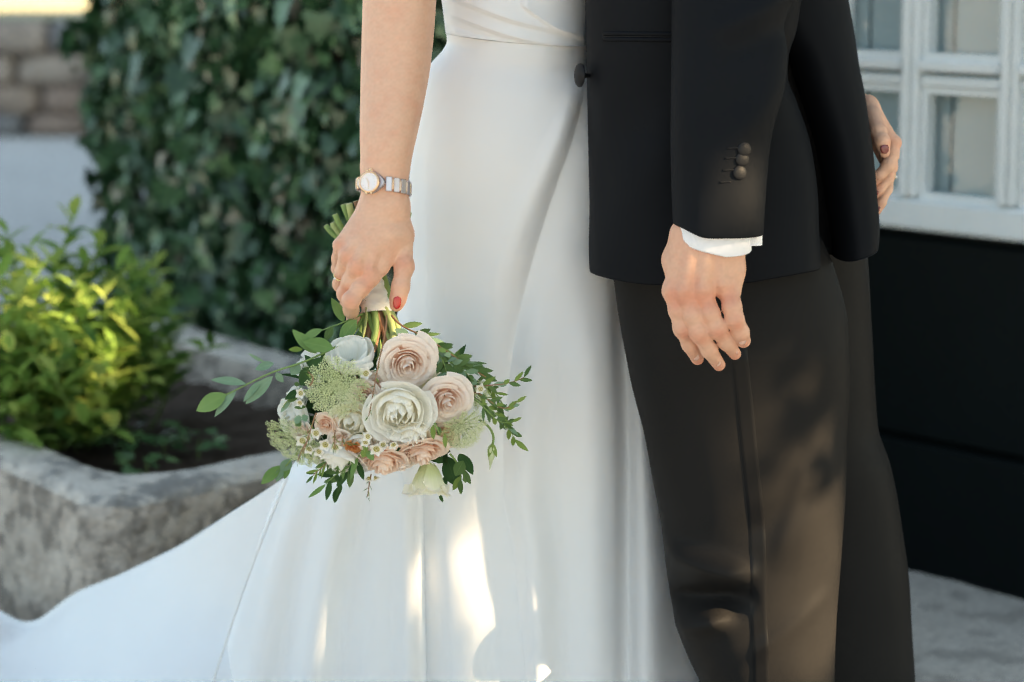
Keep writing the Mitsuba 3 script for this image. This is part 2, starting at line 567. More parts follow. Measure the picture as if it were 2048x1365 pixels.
def trough_ring(off, z, rad, k=26):
    """A rounded quadrilateral, drawn in from the inner rim by off (outwards positive)."""
    pts = []
    w0, w1, l0, l1 = -off, WID + off, -off, LEN + off
    for cx, cy, a0 in ((w1 - rad, l1 - rad, 0), (w0 + rad, l1 - rad, 90), (w0 + rad, l0 + rad, 180), (w1 - rad, l0 + rad, 270)):
        for a in np.radians(a0 + np.linspace(0, 90, k)):
            pts.append((cx + rad * math.cos(a), cy + rad * math.sin(a)))
    pts = np.array(pts)
    # even out the spacing along the ring
    d = np.concatenate([[0], np.cumsum(np.linalg.norm(np.diff(np.vstack([pts, pts[:1]]), axis=0), axis=1))])
    cl = np.vstack([pts, pts[:1]])
    s = np.linspace(0, d[-1], 361)[:-1]
    pts = np.stack([np.interp(s, d, cl[:, i]) for i in range(2)], 1)
    xy = F_ + pts[:, :1] * e1 + pts[:, 1:] * e2
    return np.column_stack([xy, np.full(len(xy), z)])


rings = []
for off, zz, rad in ((0.125, 0.0, 0.10), (0.128, 0.08, 0.10), (0.132, 0.16, 0.11), (0.134, 0.24, 0.11), (0.133, 0.295, 0.11), (0.128, 0.318, 0.11), (0.112, 0.331, 0.11),
                     (0.075, 0.334, 0.14), (0.045, 0.334, 0.14), (0.016, 0.332, 0.15), (0.002, 0.322, 0.15), (-0.006, 0.29, 0.16), (-0.012, 0.24, 0.16), (-0.02, 0.12, 0.16)):
    ring = trough_ring(off, zz, rad)
    c = ring.mean(0)
    nz = meshkit.fbm(ring * 5.5, 3, 4) - 0.5
    nz2 = meshkit.fbm(ring * 26, 3, 9) - 0.5
    out = ring - c; out[:, 2] = 0; out /= np.linalg.norm(out, axis=1, keepdims=True)
    amp = 1.0 if zz < 0.31 and off > 0 else 0.5
    rings.append(ring + out * (0.026 * nz + 0.020 * nz2)[:, None] * amp + np.array([0, 0, 1]) * (0.010 * nz2 + 0.008 * nz)[:, None] * (off > -0.005))
TR = add('stone_trough', loft(rings), 'granite', smooth=True,
         label='old granite trough planter holding the leafy shrub', cat='trough')
# soil in it
gx = np.linspace(-0.035, WID + 0.035, 60); gy = np.linspace(-0.035, LEN + 0.035, 110)
A, Bq = np.meshgrid(gx, gy)
xy = F_ + A.ravel()[:, None] * e1 + Bq.ravel()[:, None] * e2
sv = np.column_stack([xy, 0.245 + 0.05 * (meshkit.fbm(np.column_stack([xy * 9, xy[:, 0] * 0]), 4) - 0.5)])
add('soil', (sv, grid_faces(60, 110)), 'soil', TR)


def in_trough(a, b, z=0.25):
    p = F_ + a * e1 + b * e2
    return np.array([p[0], p[1], z])


# leaves
def leaf_shape(length, width, fold=0.25, droop=0.25, n=7, point=0.8):
    """A leaf along +x from the origin, its upper face +z; 3 points across."""
    t = np.linspace(0, 1, n)
    w = np.sin(np.pi * t ** point) ** 0.85 * width / 2
    w[0] = width * 0.03
    w[-1] = width * 0.005
    v, uv = [], []
    for i in range(n):
        zc = -droop * length * t[i] ** 2
        for s in (-1, 0, 1):
            v.append((length * t[i], s * w[i], zc + fold * w[i] * abs(s)))
            uv.append((s, t[i]))
    return (np.array(v), grid_faces(3, n)), np.array(uv)


def ivy_shape(seed):
    r = np.random.default_rng(seed)
    lob = [(0.0, 0.10), (-0.12, 0.42), (0.16, 0.52), (0.30, 0.36), (0.62, 0.40), (0.66, 0.20), (1.0, 0.0)]
    side = np.array(lob) * [1, 1]
    side = side + r.normal(0, 0.02, side.shape)
    side[-1, 1] = 0
    up = np.column_stack([side, 0.12 * np.abs(side[:, 1]) - 0.18 * side[:, 0] ** 2])
    dn = up * [1, -1, 1]
    mid = np.array([[0.02, 0, -0.02], [0.25, 0, -0.03], [0.55, 0, -0.07]])
    v = np.vstack([up, dn[:-1], mid])
    n = len(side)
    uvec = np.concatenate([np.ones(n - 1), [0], -np.ones(n - 1), np.zeros(3)])
    f = []
    for s, o in ((1, 0), (-1, n)):
        idx = [o + i for i in range(n - 1)] + [n - 1]
        c = [2 * n - 1, 2 * n, 2 * n + 1]
        tri = [(idx[0], idx[1], c[0]), (idx[1], idx[2], c[0]), (idx[2], c[1], c[0]), (idx[2], idx[3], c[1]), (idx[3], idx[4], c[1]), (idx[4], c[2], c[1]),
               (idx[4], idx[5], c[2]), (idx[5], idx[6], c[2])]
        f += [t[::s] for t in tri]
    return (v, np.array(f)), np.column_stack([uvec, v[:, 0]])


def orient(x, z):
    """Columns: the leaf's length x, its side, its upper face z."""
    x = unit(x)
    z = unit(np.asarray(z) - x * (np.asarray(z) @ x))
    return np.stack([x, np.cross(z, x), z], 1)


def scatter(parent, shapes, uvs, items, name, keep, m_rest, stuff_name, view=True):
    """items: (matrix, bsdf, shape number). The largest to see become parts of their own, the rest one mesh per material."""
    pl = [ply(s, None, smooth=True, uv=u) for s, u in zip(shapes, uvs)]
    size = []
    for M, b, k in items:
        p = M[:3, 3]
        d = np.linalg.norm(p - CAM)
        q = p - CAM
        px = 1024 + FPX * q[0] / (q @ FWD); py = 682 - FPX * (q @ UP) / (q @ FWD)
        size.append((np.linalg.norm(M[:3, 0]) / d * abs((M[:3, 2] / np.linalg.norm(M[:3, 2])) @ unit(q))) * (1 if -40 < px < 2090 and -60 < py < 1420 else 0.05))
    order = np.argsort(-np.array(size) * np.array([it[3] if len(it) > 3 else 1.0 for it in [tuple(i) for i in items]]))if items and len(items[0]) > 3 else np.argsort(-np.array(size))
    keepers = set(order[:keep].tolist())
    for i in order[:keep]:
        M, b, k = items[i][:3]
        add(name, pl[k], b, parent, to_world=M)
    rest = {}
    for i, it in enumerate(items):
        if i not in keepers:
            rest.setdefault(it[1], []).append((it[0], it[2]))
    for b, lst in rest.items():
        ms, us = [], []
        for M, k in lst:
            v, f = shapes[k]
            ms.append((v @ M[:3, :3].T + M[:3, 3], f)); us.append(uvs[k])
        add(stuff_name, cat_mesh(ms), b, parent, uv=np.vstack(us), kind='stuff')


# the house: its front runs along D_ from far to near
P1, D_, N_ = np.array([0.696, 1.55]), unit([0.62, -0.78]), unit([-0.78, -0.62])
ZWB = 0.70
pa, pb = at_z(1760, 449, ZWB), at_z(2048, 482, ZWB)
P1 = pa[:2]; D_ = unit(pb[:2] - pa[:2]); N_ = np.array([D_[1], -D_[0]])
if N_[1] > 0:
    N_ = -N_
HR = np.column_stack([np.append(D_, 0), np.append(N_, 0), [0, 0, 1]])   # local: along, out, up


def hp(a, o, z):
    """A point by metres along the front, out of it, and up."""
    return np.array([*(P1 + a * D_ + o * N_), z])


def hbox(a0, a1, o0, o1, z0, z1, bev=0.0):
    return box(hp((a0 + a1) / 2, (o0 + o1) / 2, (z0 + z1) / 2), [a1 - a0, o1 - o0, z1 - z0], HR, bev)


def along(px, py=300):
    """Metres along the front at which a line of sight meets it."""
    d = FWD + np.array([1, 0, 0]) * (px - 1024) / FPX + UP * (682.5 - py) / FPX
    A_ = np.array([[D_[0], -d[0]], [D_[1], -d[1]]])
    return np.linalg.solve(A_, CAM[:2] - P1)[0]


def front_z(px, py):
    d = FWD + np.array([1, 0, 0]) * (px - 1024) / FPX + UP * (682.5 - py) / FPX
    A_ = np.array([[D_[0], -d[0]], [D_[1], -d[1]]])
    t = np.linalg.solve(A_, CAM[:2] - P1)[1]
    return CAM[2] + d[2] * t


H = thing('house', 'dark green timber house front with a white paned window', 'house')
HE = 1.14                                               # the near end of the front
AW0, AW1 = -0.55, along(2090) + 0.58               # the window, from behind the couple to beyond the frame
ZT = 1.95
add('wall', cat_mesh([hbox(-2.6, AW0, -0.25, 0.0, 0.0, 3.0), hbox(AW1, HE, -0.25, 0.0, 0.0, 3.0), hbox(AW0, AW1, -0.25, 0.0, ZT, 3.0),
                      hbox(AW0, AW1, -0.25, -0.01, 0.0, ZWB)]), 'green_paint', H, smooth=False)
zs = front_z(1900, 890)
zb = [0.03, zs, ZWB - 0.012]
for i in range(2):
    o = 0.030 if i < 1 else 0.012
    add('wall__board', hbox(-2.2, HE, -0.009, o, zb[i] + 0.004, zb[i + 1] - 0.004, 0.006), 'green_paint', H, smooth=False)
add('roof', cat_mesh([hbox(-2.9, HE + 0.03, -3.0, 0.12, 3.0, 3.12)]), 'roof_tile', H, smooth=False)
add('wall', cat_mesh([hbox(-2.6, HE, -3.0, -2.8, 0.0, 3.0), hbox(-2.6, -2.4, -2.8, -0.25, 0.0, 3.0), hbox(HE - 0.2, HE, -2.8, -0.25, 0, 3.0)]), 'green_paint', H, smooth=False)

WN = part(H, 'window')
add('sill', hbox(AW0, AW1, -0.07, 0.035, ZWB, front_z(1930, 405), 0.008), 'white_paint', WN, smooth=False)
add('head', hbox(AW0, AW1, -0.07, 0.035, ZT - 0.08, ZT - 0.001, 0.008), 'white_paint', WN, smooth=False)
# glazing: columns of panes between muntins, rows between rails
col = [along(c) for c in (1525, 1668, 1832, 2030, 2215, 2390)]
half = [0.013 + 0.011] * 6
zlo = front_z(1930, 405)
z_rail0, z_rail1 = front_z(1930, 178), front_z(1930, 122)
zrow = [zlo, z_rail0, z_rail1, z_rail1 + 0.235, z_rail1 + 0.29, z_rail1 + 0.525]
MT = [along(1845) - along(1818), 0]
for i, c in enumerate(col):
    w = MT[0]
    if c + w > AW1 or c - w < AW0:
        continue
    add('muntin', hbox(c - w / 1.6, c + w / 1.6, -0.035, 0.028, zlo + 0.002, ZT - 0.082, 0.006), 'white_paint', WN, smooth=False)
    add('muntin', hbox(c - w / 4.5, c + w / 4.5, 0.0285, 0.040, zlo + 0.004, ZT - 0.084, 0.004), 'white_paint', WN, smooth=False)
seg = [AW0] + col + [AW1]
for i in range(len(seg) - 1):
    a0, a1 = seg[i] + MT[0] / 1.6 + 0.001, seg[i + 1] - MT[0] / 1.6 - 0.001
    if a1 - a0 < 0.05:
        continue
    for zz0, zz1 in ((z_rail0, z_rail1), (z_rail1 + 0.235, z_rail1 + 0.29)):
        zc = (zz0 + zz1) / 2
        add('rail', hbox(a0, a1, -0.035, 0.020, zz0, zc - 0.0035, 0.005), 'white_paint', WN, smooth=False)
        add('rail', hbox(a0, a1, -0.035, 0.030, zc + 0.0035, zz1, 0.005), 'white_paint', WN, smooth=False)
    for r0, r1 in ((zlo, z_rail0), (z_rail1, z_rail1 + 0.235), (z_rail1 + 0.29, ZT - 0.08)):
        pp = np.array([hp(a0, -0.012, r0), hp(a1, -0.012, r0), hp(a1, -0.012, r1), hp(a0, -0.012, r1)])
        add('pane', (pp, np.array([[0, 1, 2, 3]])), 'pane_glass', WN, smooth=False)
        # bead round the pane
        add('glazing_bead', cat_mesh([hbox(a0, a0 + 0.012, -0.010, 0.012, r0, r1), hbox(a1 - 0.012, a1, -0.010, 0.012, r0, r1),
                                      hbox(a0 + 0.0121, a1 - 0.0121, -0.010, 0.012, r0, r0 + 0.012), hbox(a0 + 0.0121, a1 - 0.0121, -0.010, 0.012, r1 - 0.012, r1)]), 'white_paint', WN, smooth=False)
    # pale inner shutters behind the panes, a dark gap between two of them
    g0 = a0 + (0.004 if i < 2 else 0.034)
    add('inner_shutter', hbox(g0 + 0.009, a1 + 0.05, -0.040, -0.030, ZWB + 0.03, ZT - 0.01), 'blind_white', WN, smooth=False)
    if i >= 2:
        add('inner_shutter', hbox(a0 + 0.002, g0, -0.040, -0.030, ZWB + 0.03, ZT - 0.01), 'blind_white', WN, smooth=False)
add('window_back', hbox(AW0 - 0.1, AW1 + 0.1, -0.24, -0.20, ZWB - 0.1, ZT + 0.1), 'dark_inside', H, smooth=False)

# stone slab pavement at the foot of the house
ps = np.linspace(-1.2, 2.2, 120)
po = np.linspace(0.029, 0.95, 60)
A, O = np.meshgrid(ps, po)
xy = P1 + A.ravel()[:, None] * D_ + O.ravel()[:, None] * N_
pz = 0.045 + 0.02 * (meshkit.fbm(np.column_stack([xy * 5, xy[:, 0] * 0]), 4) - 0.5)
pz[O.ravel() > 0.93] = 0.0
add('pavement', (np.column_stack([xy, pz]), grid_faces(120, 60)), 'slab', kind='structure', label='rough grey stone pavement below the dark house wall', cat='pavement')

# ivy on the far end of the house front
IV = thing('ivy', 'dense dark green ivy climbing the wall behind the bride', 'ivy')
SH = [ivy_shape(i) for i in range(5)]
I1 = np.array([-0.166, 2.18]); I2 = np.array([-1.085, 3.675])
ID = unit(I2 - I1); IN = np.array([-ID[1], ID[0]])
if IN[1] > 0:
    IN = -IN
ILEN = float(np.linalg.norm(I2 - I1))
r = np.random.default_rng(11)
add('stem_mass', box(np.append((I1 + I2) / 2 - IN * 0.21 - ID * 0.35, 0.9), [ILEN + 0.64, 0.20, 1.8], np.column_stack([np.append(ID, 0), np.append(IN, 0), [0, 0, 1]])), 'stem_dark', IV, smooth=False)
for i in range(26):
    a0 = r.uniform(-0.6, ILEN - 0.05)
    pts = []
    for q in range(8):
        a0 = min(a0 + r.normal(0, 0.06), ILEN)
        pts.append(np.append(I1 + ID * a0 + IN * r.uniform(-0.10, -0.03), q * 0.26))
    add('stem', tube(spline(pts, 30), r.uniform(0.004, 0.009), 6), 'stem_dark', IV)
items = []
N_IVY = 9500
for i in range(N_IVY):
    u = r.uniform()
    zz = r.uniform(0.0, 1.75)
    bulge = 0.07 * meshkit.noise(np.array([u * 6, zz * 4, 3.0])) + 0.05 * sst(0.3, 1.1, zz)
    if u < 0.80:
        a = r.uniform(-0.75, ILEN + bulge)
        o = r.uniform(-0.12, 0.04) + bulge - 0.02
        base = I1 + ID * a + IN * o
        nrm = np.append(IN, 0)
        if a > ILEN - 0.12:
            nrm = unit(nrm + np.append(ID, 0) * r.uniform(0.2, 1.2))
    else:                                                # round the end
        o = r.uniform(-0.45, 0.06)
        a = ILEN + r.uniform(-0.08, 0.04) + bulge
        base = I1 + ID * a + IN * o
        nrm = unit(np.append(ID, 0) + np.append(IN, 0) * r.uniform(0.0, 1.0))
    if zz < 0.12 and r.uniform() < 0.6:
        continue
    nrm = unit(nrm + r.normal(0, 0.55, 3) + [0, 0, 0.40])
    down = unit(np.array([0, 0, -1.0]) + r.normal(0, 0.55, 3))
    s = r.choice([r.uniform(0.028, 0.045), r.uniform(0.042, 0.064), r.uniform(0.066, 0.100)], p=[0.34, 0.49, 0.17])
    q = r.uniform()
    b = 'ivy_dark' if q < 0.50 else 'ivy_mid' if q < 0.87 else 'ivy_fresh' if q < 0.96 else 'ivy_dry'
    items.append((mat(orient(down, nrm) * s, np.append(base, zz)), b, r.integers(5)))
scatter(IV, [s for s, _ in SH], [u for _, u in SH], items, 'leaf', 300, None, 'leaf_mass')

# the shrub in the trough
SB = thing('shrub', 'bushy shrub with yellow-green leaves growing in the stone trough', 'shrub')
SL = [leaf_shape(1.0, 0.46, 0.3, d, 6, 0.95) for d in (0.05, 0.2, 0.4)]
items = []
r = np.random.default_rng(21)


def shrub_stem(base, tip, n_leaf, big=1.0):
    mid = (base + tip) / 2 + np.append(r.normal(0, 0.02, 2), 0)
    c = spline([base, mid, tip], 14)
    add('stem', tube(c, np.linspace(0.0045, 0.0015, 14), 5), 'stem_green', SB)
    for k in range(n_leaf):
        t = 0.22 + 0.78 * k / max(1, n_leaf - 1)
        p = np.array([np.interp(t, np.linspace(0, 1, 14), c[:, q]) for q in range(3)])
        a = k * 2.4 + r.normal(0, 0.4)
        up = r.uniform(0.2, 0.9) + (0.9 if t > 0.93 else 0)
        d = unit([math.cos(a), math.sin(a), up])
        nrm = unit([-math.cos(a) * up, -math.sin(a) * up, 1.0])
        s = r.uniform(0.050, 0.084) * big * (0.75 if t > 0.93 else 1)
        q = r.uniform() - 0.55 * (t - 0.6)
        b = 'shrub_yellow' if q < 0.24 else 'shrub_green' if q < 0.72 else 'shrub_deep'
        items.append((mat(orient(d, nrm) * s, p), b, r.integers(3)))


tops = [(145, 432, 1.62), (15, 470, 1.6), (60, 500, 1.5), (100, 520, 1.6), (200, 490, 1.7), (235, 540, 1.6), (285, 560, 1.7), (315, 530, 1.85), (320, 600, 1.75),
        (0, 560, 1.45), (40, 590, 1.4), (90, 600, 1.45), (150, 570, 1.5), (180, 620, 1.45), (240, 620, 1.5), (285, 640, 1.65), (70, 670, 1.35), (130, 690, 1.35), (190, 690, 1.4),
        (230, 700, 1.45), (20, 700, 1.3), (100, 740, 1.3), (40, 750, 1.28), (-40, 620, 1.4), (-60, 540, 1.5), (-30, 700, 1.3), (160, 750, 1.35), (265, 690, 1.6),
        (260, 590, 1.6), (210, 590, 1.5), (120, 650, 1.4), (10, 650, 1.4), (-80, 680, 1.35), (65, 560, 1.55), (170, 530, 1.65), (340, 580, 2.0), (215, 740, 1.5), (0, 780, 1.3)]
for px, py, y in tops:
    tip = at(px, py, y)
    b0 = in_trough(r.uniform(0.2, 0.5), r.uniform(0.75, 1.25))
    base = b0 * 0.55 + np.array([tip[0], tip[1], 0.25]) * 0.45
    base[2] = 0.25
    shrub_stem(base, tip, int(8 + 40 * max(0.08, tip[2] - 0.3)))
    for q in range(2):
        t2 = tip + np.append(r.normal(0, 0.055, 2), r.uniform(-0.14, -0.02))
        shrub_stem(base * 0.35 + tip * 0.65 - [0, 0, 0.09], t2, 8)
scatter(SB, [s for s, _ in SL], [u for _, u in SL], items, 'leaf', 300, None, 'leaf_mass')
# small ivy seedlings on the soil
SPP = [ply(s_, None, smooth=True, uv=u_) for s_, u_ in (ivy_shape(i + 30) for i in range(3))]
for g, (px, py, n, spread) in enumerate([(325, 885, 16, 0.05), (395, 893, 9, 0.035), (262, 905, 12, 0.045), (150, 880, 6, 0.025), (290, 935, 7, 0.03)]):
    lab = ['green ivy seedling tuft on the soil, the largest of the tufts', 'thin ivy seedling on the soil nearest the bouquet', 'green seedling tuft on the soil beside the largest tuft',
           'tiny seedling under the shrub at the trough rim', 'seedling hanging against the inner trough rim, lowest of the tufts'][g]
    PT = thing('seedling', lab, 'plant', 'seedlings growing in the trough')
    c0 = at_z(px, py, 0.27)
    for k in range(n):
        a = r.uniform(0, 2 * math.pi); rr = spread * math.sqrt(r.uniform())
        p = c0 + [rr * math.cos(a) * 1.5, rr * math.sin(a) * 1.5, r.uniform(0.0, 0.03)]
        d = unit([math.cos(a) + r.normal(0, .3), math.sin(a) + r.normal(0, .3), r.uniform(-0.2, 0.5)])
        add('leaf', SPP[k % 3],
            r.choice(['ivy_fresh', 'ivy_mid', 'ivy_mid']), PT, to_world=mat(orient(d, [r.normal(0, .3), -0.3, 1]) * r.uniform(0.022, 0.036), p))
    add('stem', tube(spline([c0 + [0, 0, -0.04], c0 + [0.004, 0.002, 0.012]], 5), 0.002, 5), 'stem_green', PT)

# a tree beside the camera, out of the picture: it shades most of the place
def tree(x, y, h, lab, crown_c, crown_r, n, seed, gap=None):
    r = np.random.default_rng(seed)
    TRE = thing('tree', lab, 'tree')
    c = np.array(crown_c)
    add('trunk', tube(spline([[x, y, 0], [x + 0.1, y + 0.05, h * 0.4], [c[0], c[1], c[2]]], 14), np.linspace(0.22, 0.07, 14), 10), 'bark', TRE)
    for k in range(24):
        e = unit(r.normal(0, 1, 3) * [1, 1, 0.6]) * np.array(crown_r) * 0.75
        if gap is not None and gap(c + e * np.linspace(0.2, 1.05, 20)[:, None]).any():
            continue
        add('limb', tube(spline([np.array([x + 0.1, y + 0.05, h * 0.45]) * 0.5 + c * 0.5, c + e * 0.5 + [0, 0, 0.15], c + e], 10), np.linspace(0.07, 0.015, 10), 6), 'bark', TRE)
    d = unit_rows(r.normal(0, 1, (n, 3)))
    p = c + d * np.array(crown_r) * (r.uniform(0, 1, (n, 1)) ** 0.42)
    small = np.ones((n, 1))
    if gap is not None:
        keep = ~gap(p)
        p = p[keep]
        small = np.where(in_veil(p), 0.55, 1.0)[:, None]
    n = len(p)
    a = unit_rows(r.normal(0, 1, (n, 3))); b = unit_rows(np.cross(a, unit_rows(r.normal(0, 1, (n, 3)))))
    s = r.uniform(0.06, 0.10, (n, 1)) * (small if gap is not None else 2.2)
    v = np.stack([p - a * s, p + b * s * 0.45, p + a * s, p - b * s * 0.45], 1).reshape(-1, 3)
    f = np.arange(4 * n).reshape(-1, 4)
    if gap is not None:
        m = len(BOUGH)
        a2 = unit_rows(r.normal(0, 1, (m, 3)) + [0, 0, -1.2]); b2 = unit_rows(np.cross(a2, unit_rows(r.normal(0, 1, (m, 3)))))
        s2 = r.uniform(0.030, 0.055, (m, 1))
        v = np.vstack([v, np.stack([BOUGH - a2 * s2, BOUGH + b2 * s2 * 0.5, BOUGH + a2 * s2, BOUGH - b2 * s2 * 0.5], 1).reshape(-1, 3)])
        n += m
        f = np.arange(4 * n).reshape(-1, 4)
        mid = BOUGH.mean(0)
        add('limb', tube(spline([c * 0.8 + mid * 0.2 + [0, 0, 0.5], c * 0.4 + mid * 0.6 + [0, 0, 0.45], mid + [0.25, -0.05, 0.42]], 14), np.linspace(0.05, 0.008, 14), 6), 'bark', TRE)
        for q in BOUGH[::4]:
            add('twig', tube(spline([mid + [0.25, -0.05, 0.42], (mid + q) / 2 + [0.1, 0, 0.18], q], 8), np.linspace(0.005, 0.002, 8), 5), 'bark', TRE)
    uv = np.tile([[0, 0], [1, .5], [0, 1], [-1, .5]], (n, 1))
    add('crown', (v, f), 'tree_leaf', TRE, smooth=False, uv=uv, kind='stuff')


def unit_rows(v):
    return v / np.linalg.norm(v, axis=1, keepdims=True)


# where the sun comes through the crown: the gap between its boughs
SU = unit(np.cross(SUN, [0, 0, 1])); SV = np.cross(SU, SUN)     # across the sun


def beam(p):
    return np.stack([p @ SU, p @ SV], 1)


def in_veil(p):
    import shapely
    q = beam(p)
    return shapely.contains_xy(shapely.Polygon(beam(np.array([at(a, bb, y) for a, bb, y in GAPS[0]]))).buffer(0.05), q[:, 0], q[:, 1])


def gap(p):
    q = beam(p)
    wob = 0.05 * (meshkit.noise(np.column_stack([q * 3.1, q[:, 0] * 0]), 5) - 0.5)
    import shapely
    open_ = [shapely.contains_xy(shapely.Polygon(beam(np.array([at(a, bb, y) for a, bb, y in poly]))).buffer(0.05), q[:, 0] + wob, q[:, 1] + wob) for poly in GAPS]
    thin = np.random.default_rng(4).uniform(size=len(p)) > 0.46       # a veil of small leaves hangs in the lower gap
    inside = (open_[0] & thin) | open_[1] | open_[2]
    clump = meshkit.noise(np.column_stack([q * 7.0, q[:, 0] * 0]), 9) > 0.69
    return inside & ~clump


GAPS = [[(1000, 1900, 0.0), (420, 1700, 0.0), (430, 1380, 0.0), (540, 1240, 0.0), (640, 1130, 0.0), (720, 1040, 0.0), (860, 960, 0.0), (1030, 890, 0.0), (1040, 1250, 0.0), (1040, 1900, 0.0)],
        [(1490, -60, -0.22), (1590, -60, -0.16), (1640, 330, -0.10), (1690, 560, 0.0), (1690, 1900, 0.0), (1400, 1900, -0.10), (1390, 1000, -0.12), (1380, 640, -0.2), (1420, 450, -0.22), (1490, 200, -0.22)],
        [(-150, 420, 1.5), (330, 470, 1.75), (350, 640, 1.65), (220, 800, 1.4), (-150, 860, 1.2)]]
cc = np.array([-0.25, 0.40, 0.95]) + SUN * 7.0
# a low bough of it hangs nearer, and dapples the groom's side
r = np.random.default_rng(52)
BOUGH = []
for i in range(46):
    BOUGH.append(at(r.uniform(1560, 1705), r.uniform(560, 960) if i < 34 else r.uniform(150, 480), -0.05) + SUN * r.uniform(2.3, 3.0) + r.normal(0, 0.015, 3))
BOUGH = np.array(BOUGH)
tree(cc[0] + 0.5, cc[1] - 0.2, cc[2], 'tall leafy tree standing beyond the house corner, shading the couple', cc, (2.2, 2.2, 1.9), 85000, 5, gap)
c2 = np.array([-1.9, 9.5, 0.4]) + SUN * 11.0
tree(c2[0] - 0.6, c2[1] + 0.4, c2[2], 'spreading leafy tree behind the house, shading the far path', c2, (4.6, 4.6, 2.6), 30000, 6)

# ------------------------------------------------------------------ the bride
BR = thing('person', 'bride in a white satin gown with a bare arm, holding the bouquet', 'person')

# right arm and hand, the hand closed round the bouquet's handle
def smooth_chain(lst, n=26):
    """A limb whose outline runs smoothly through the measured places."""
    from scipy.interpolate import PchipInterpolator
    t = np.array([q[1] for q in lst], float)
    f = PchipInterpolator(t, np.array(lst, float)[:, [0, 2, 3]])
    return chain(*P3([(a_[0], y_, a_[1], a_[2]) for y_, a_ in ((y_, f(y_)) for y_ in np.linspace(t[0], t[-1], n))]))


arm = smooth_chain([(812, -420, 0.04, 70), (806, -160, 0.02, 68), (798, 20, 0.005, 66), (793, 110, -0.008, 63.5), (783, 210, -0.03, 56), (774, 290, -0.05, 47.5), (769, 350, -0.060, 40)]) \
    + chain(*P3([(756, 345, -0.062, 31), (751, 412, -0.068, 28)])) + chain(*P3([(783, 345, -0.058, 30), (784, 412, -0.066, 28)]))
palm = []
for a, b in (((788, 412, -.066, 26), (744, 548, -.092, 20)), ((772, 412, -.070, 26), (717, 534, -.098, 19)), ((757, 412, -.070, 26), (697, 512, -.092, 18)), ((744, 414, -.066, 24), (683, 490, -.078, 15))):
    palm += chain(*P3([a, b]))
palm += chain(*P3([(790, 415, -.064, 26), (800, 470, -.066, 25), (805, 520, -.072, 19)]))
palm += chain(*P3([(790, 470, -.078, 18), (765, 535, -.086, 14)]))
palm += chain(*P3([(775, 470, -.080, 20), (740, 500, -.090, 18)]))
f_index = chain(*P3([(744, 550, -.094, 20), (722, 576, -.106, 17), (702, 601, -.110, 16.5), (702, 620, -.086, 15), (707, 638, -.058, 12.5), (720, 642, -.034, 11.5)]))
f_mid = chain(*P3([(714, 535, -.097, 18), (699, 564, -.095, 15), (690, 588, -.086, 15), (695, 608, -.056, 13.5), (706, 622, -.030, 12)]))
f_ring = chain(*P3([(694, 513, -.090, 16.5), (684, 544, -.082, 13.2), (679, 569, -.066, 13.2), (688, 587, -.040, 12.5), (700, 600, -.016, 11)]))
f_pinky = chain(*P3([(681, 491, -.076, 14), (675.5, 518, -.062, 11.5), (675, 538, -.048, 11.5), (684, 556, -.028, 10.5), (695, 570, -.008, 9.5)]))
thumb = chain(*P3([(806, 505, -.072, 19), (808, 535, -.082, 17.5), (801, 575, -.090, 16.5), (796, 598, -.092, 14.5), (793, 611, -.091, 12.5)]))
knuck = [rcone(at(x, y, d), at(x + 1, y + 4, d), q * PX, q * PX) for x, y, d, q in ((740, 551, -.101, 16), (711, 536, -.105, 15), (691, 514, -.097, 13), (678, 491, -.081, 11.5), (701, 602, -.114, 13.5), (689, 588, -.090, 12.5), (812, 528, -.083, 13))]
tendon = []
for a, b in (((768, 440, -.082, 6), (739, 540, -.106, 5)), ((758, 440, -.083, 6), (712, 525, -.109, 5)), ((748, 440, -.082, 5), (695, 505, -.101, 4))):
    tendon += chain(*P3([a, b]))
fine = body([(arm, 0.012), (palm, 0.010), (tendon, 0.002), (f_index, 0.005), (f_mid, 0.005), (f_ring, 0.005), (f_pinky, 0.005), (thumb, 0.007), (knuck, 0.001)],
            0.0016, [0, 0.012, 0.008, 0.0012, 0.0012, 0.0012, 0.0012, 0.003, 0.006])

# left arm behind the groom's back, the hand resting on his hip
LY = -0.06                                               # how far behind the groom's back edge the hand lies
larm = chain([np.array([0.20, 0.20, 1.36]), np.array([0.38, 0.36, 1.14]), at(1560, 160, 0.36 + LY), at(1706, 216, 0.225 + LY)], [0.042, 0.036, 0.030, 0.024])
lpalm = []
for a, b in (((1736, 206, .185, 17), (1786, 284, .165, 13)), ((1732, 212, .205, 17), (1785, 300, .190, 13)), ((1728, 218, .22, 17), (1780, 318, .212, 12)), ((1722, 222, .23, 16), (1772, 330, .230, 11))):
    a = (*a[:2], a[2] + LY, a[3]); b = (*b[:2], b[2] + LY, b[3])
    lpalm += chain(*P3([a, b]))
lpalm += chain(*P3([(1740, 212, .175 + LY, 17), (1752, 240, .150 + LY, 17)]))


def PL(lst):
    return chain(*P3([(a, b, c + LY, q) for a, b, c, q in lst]))


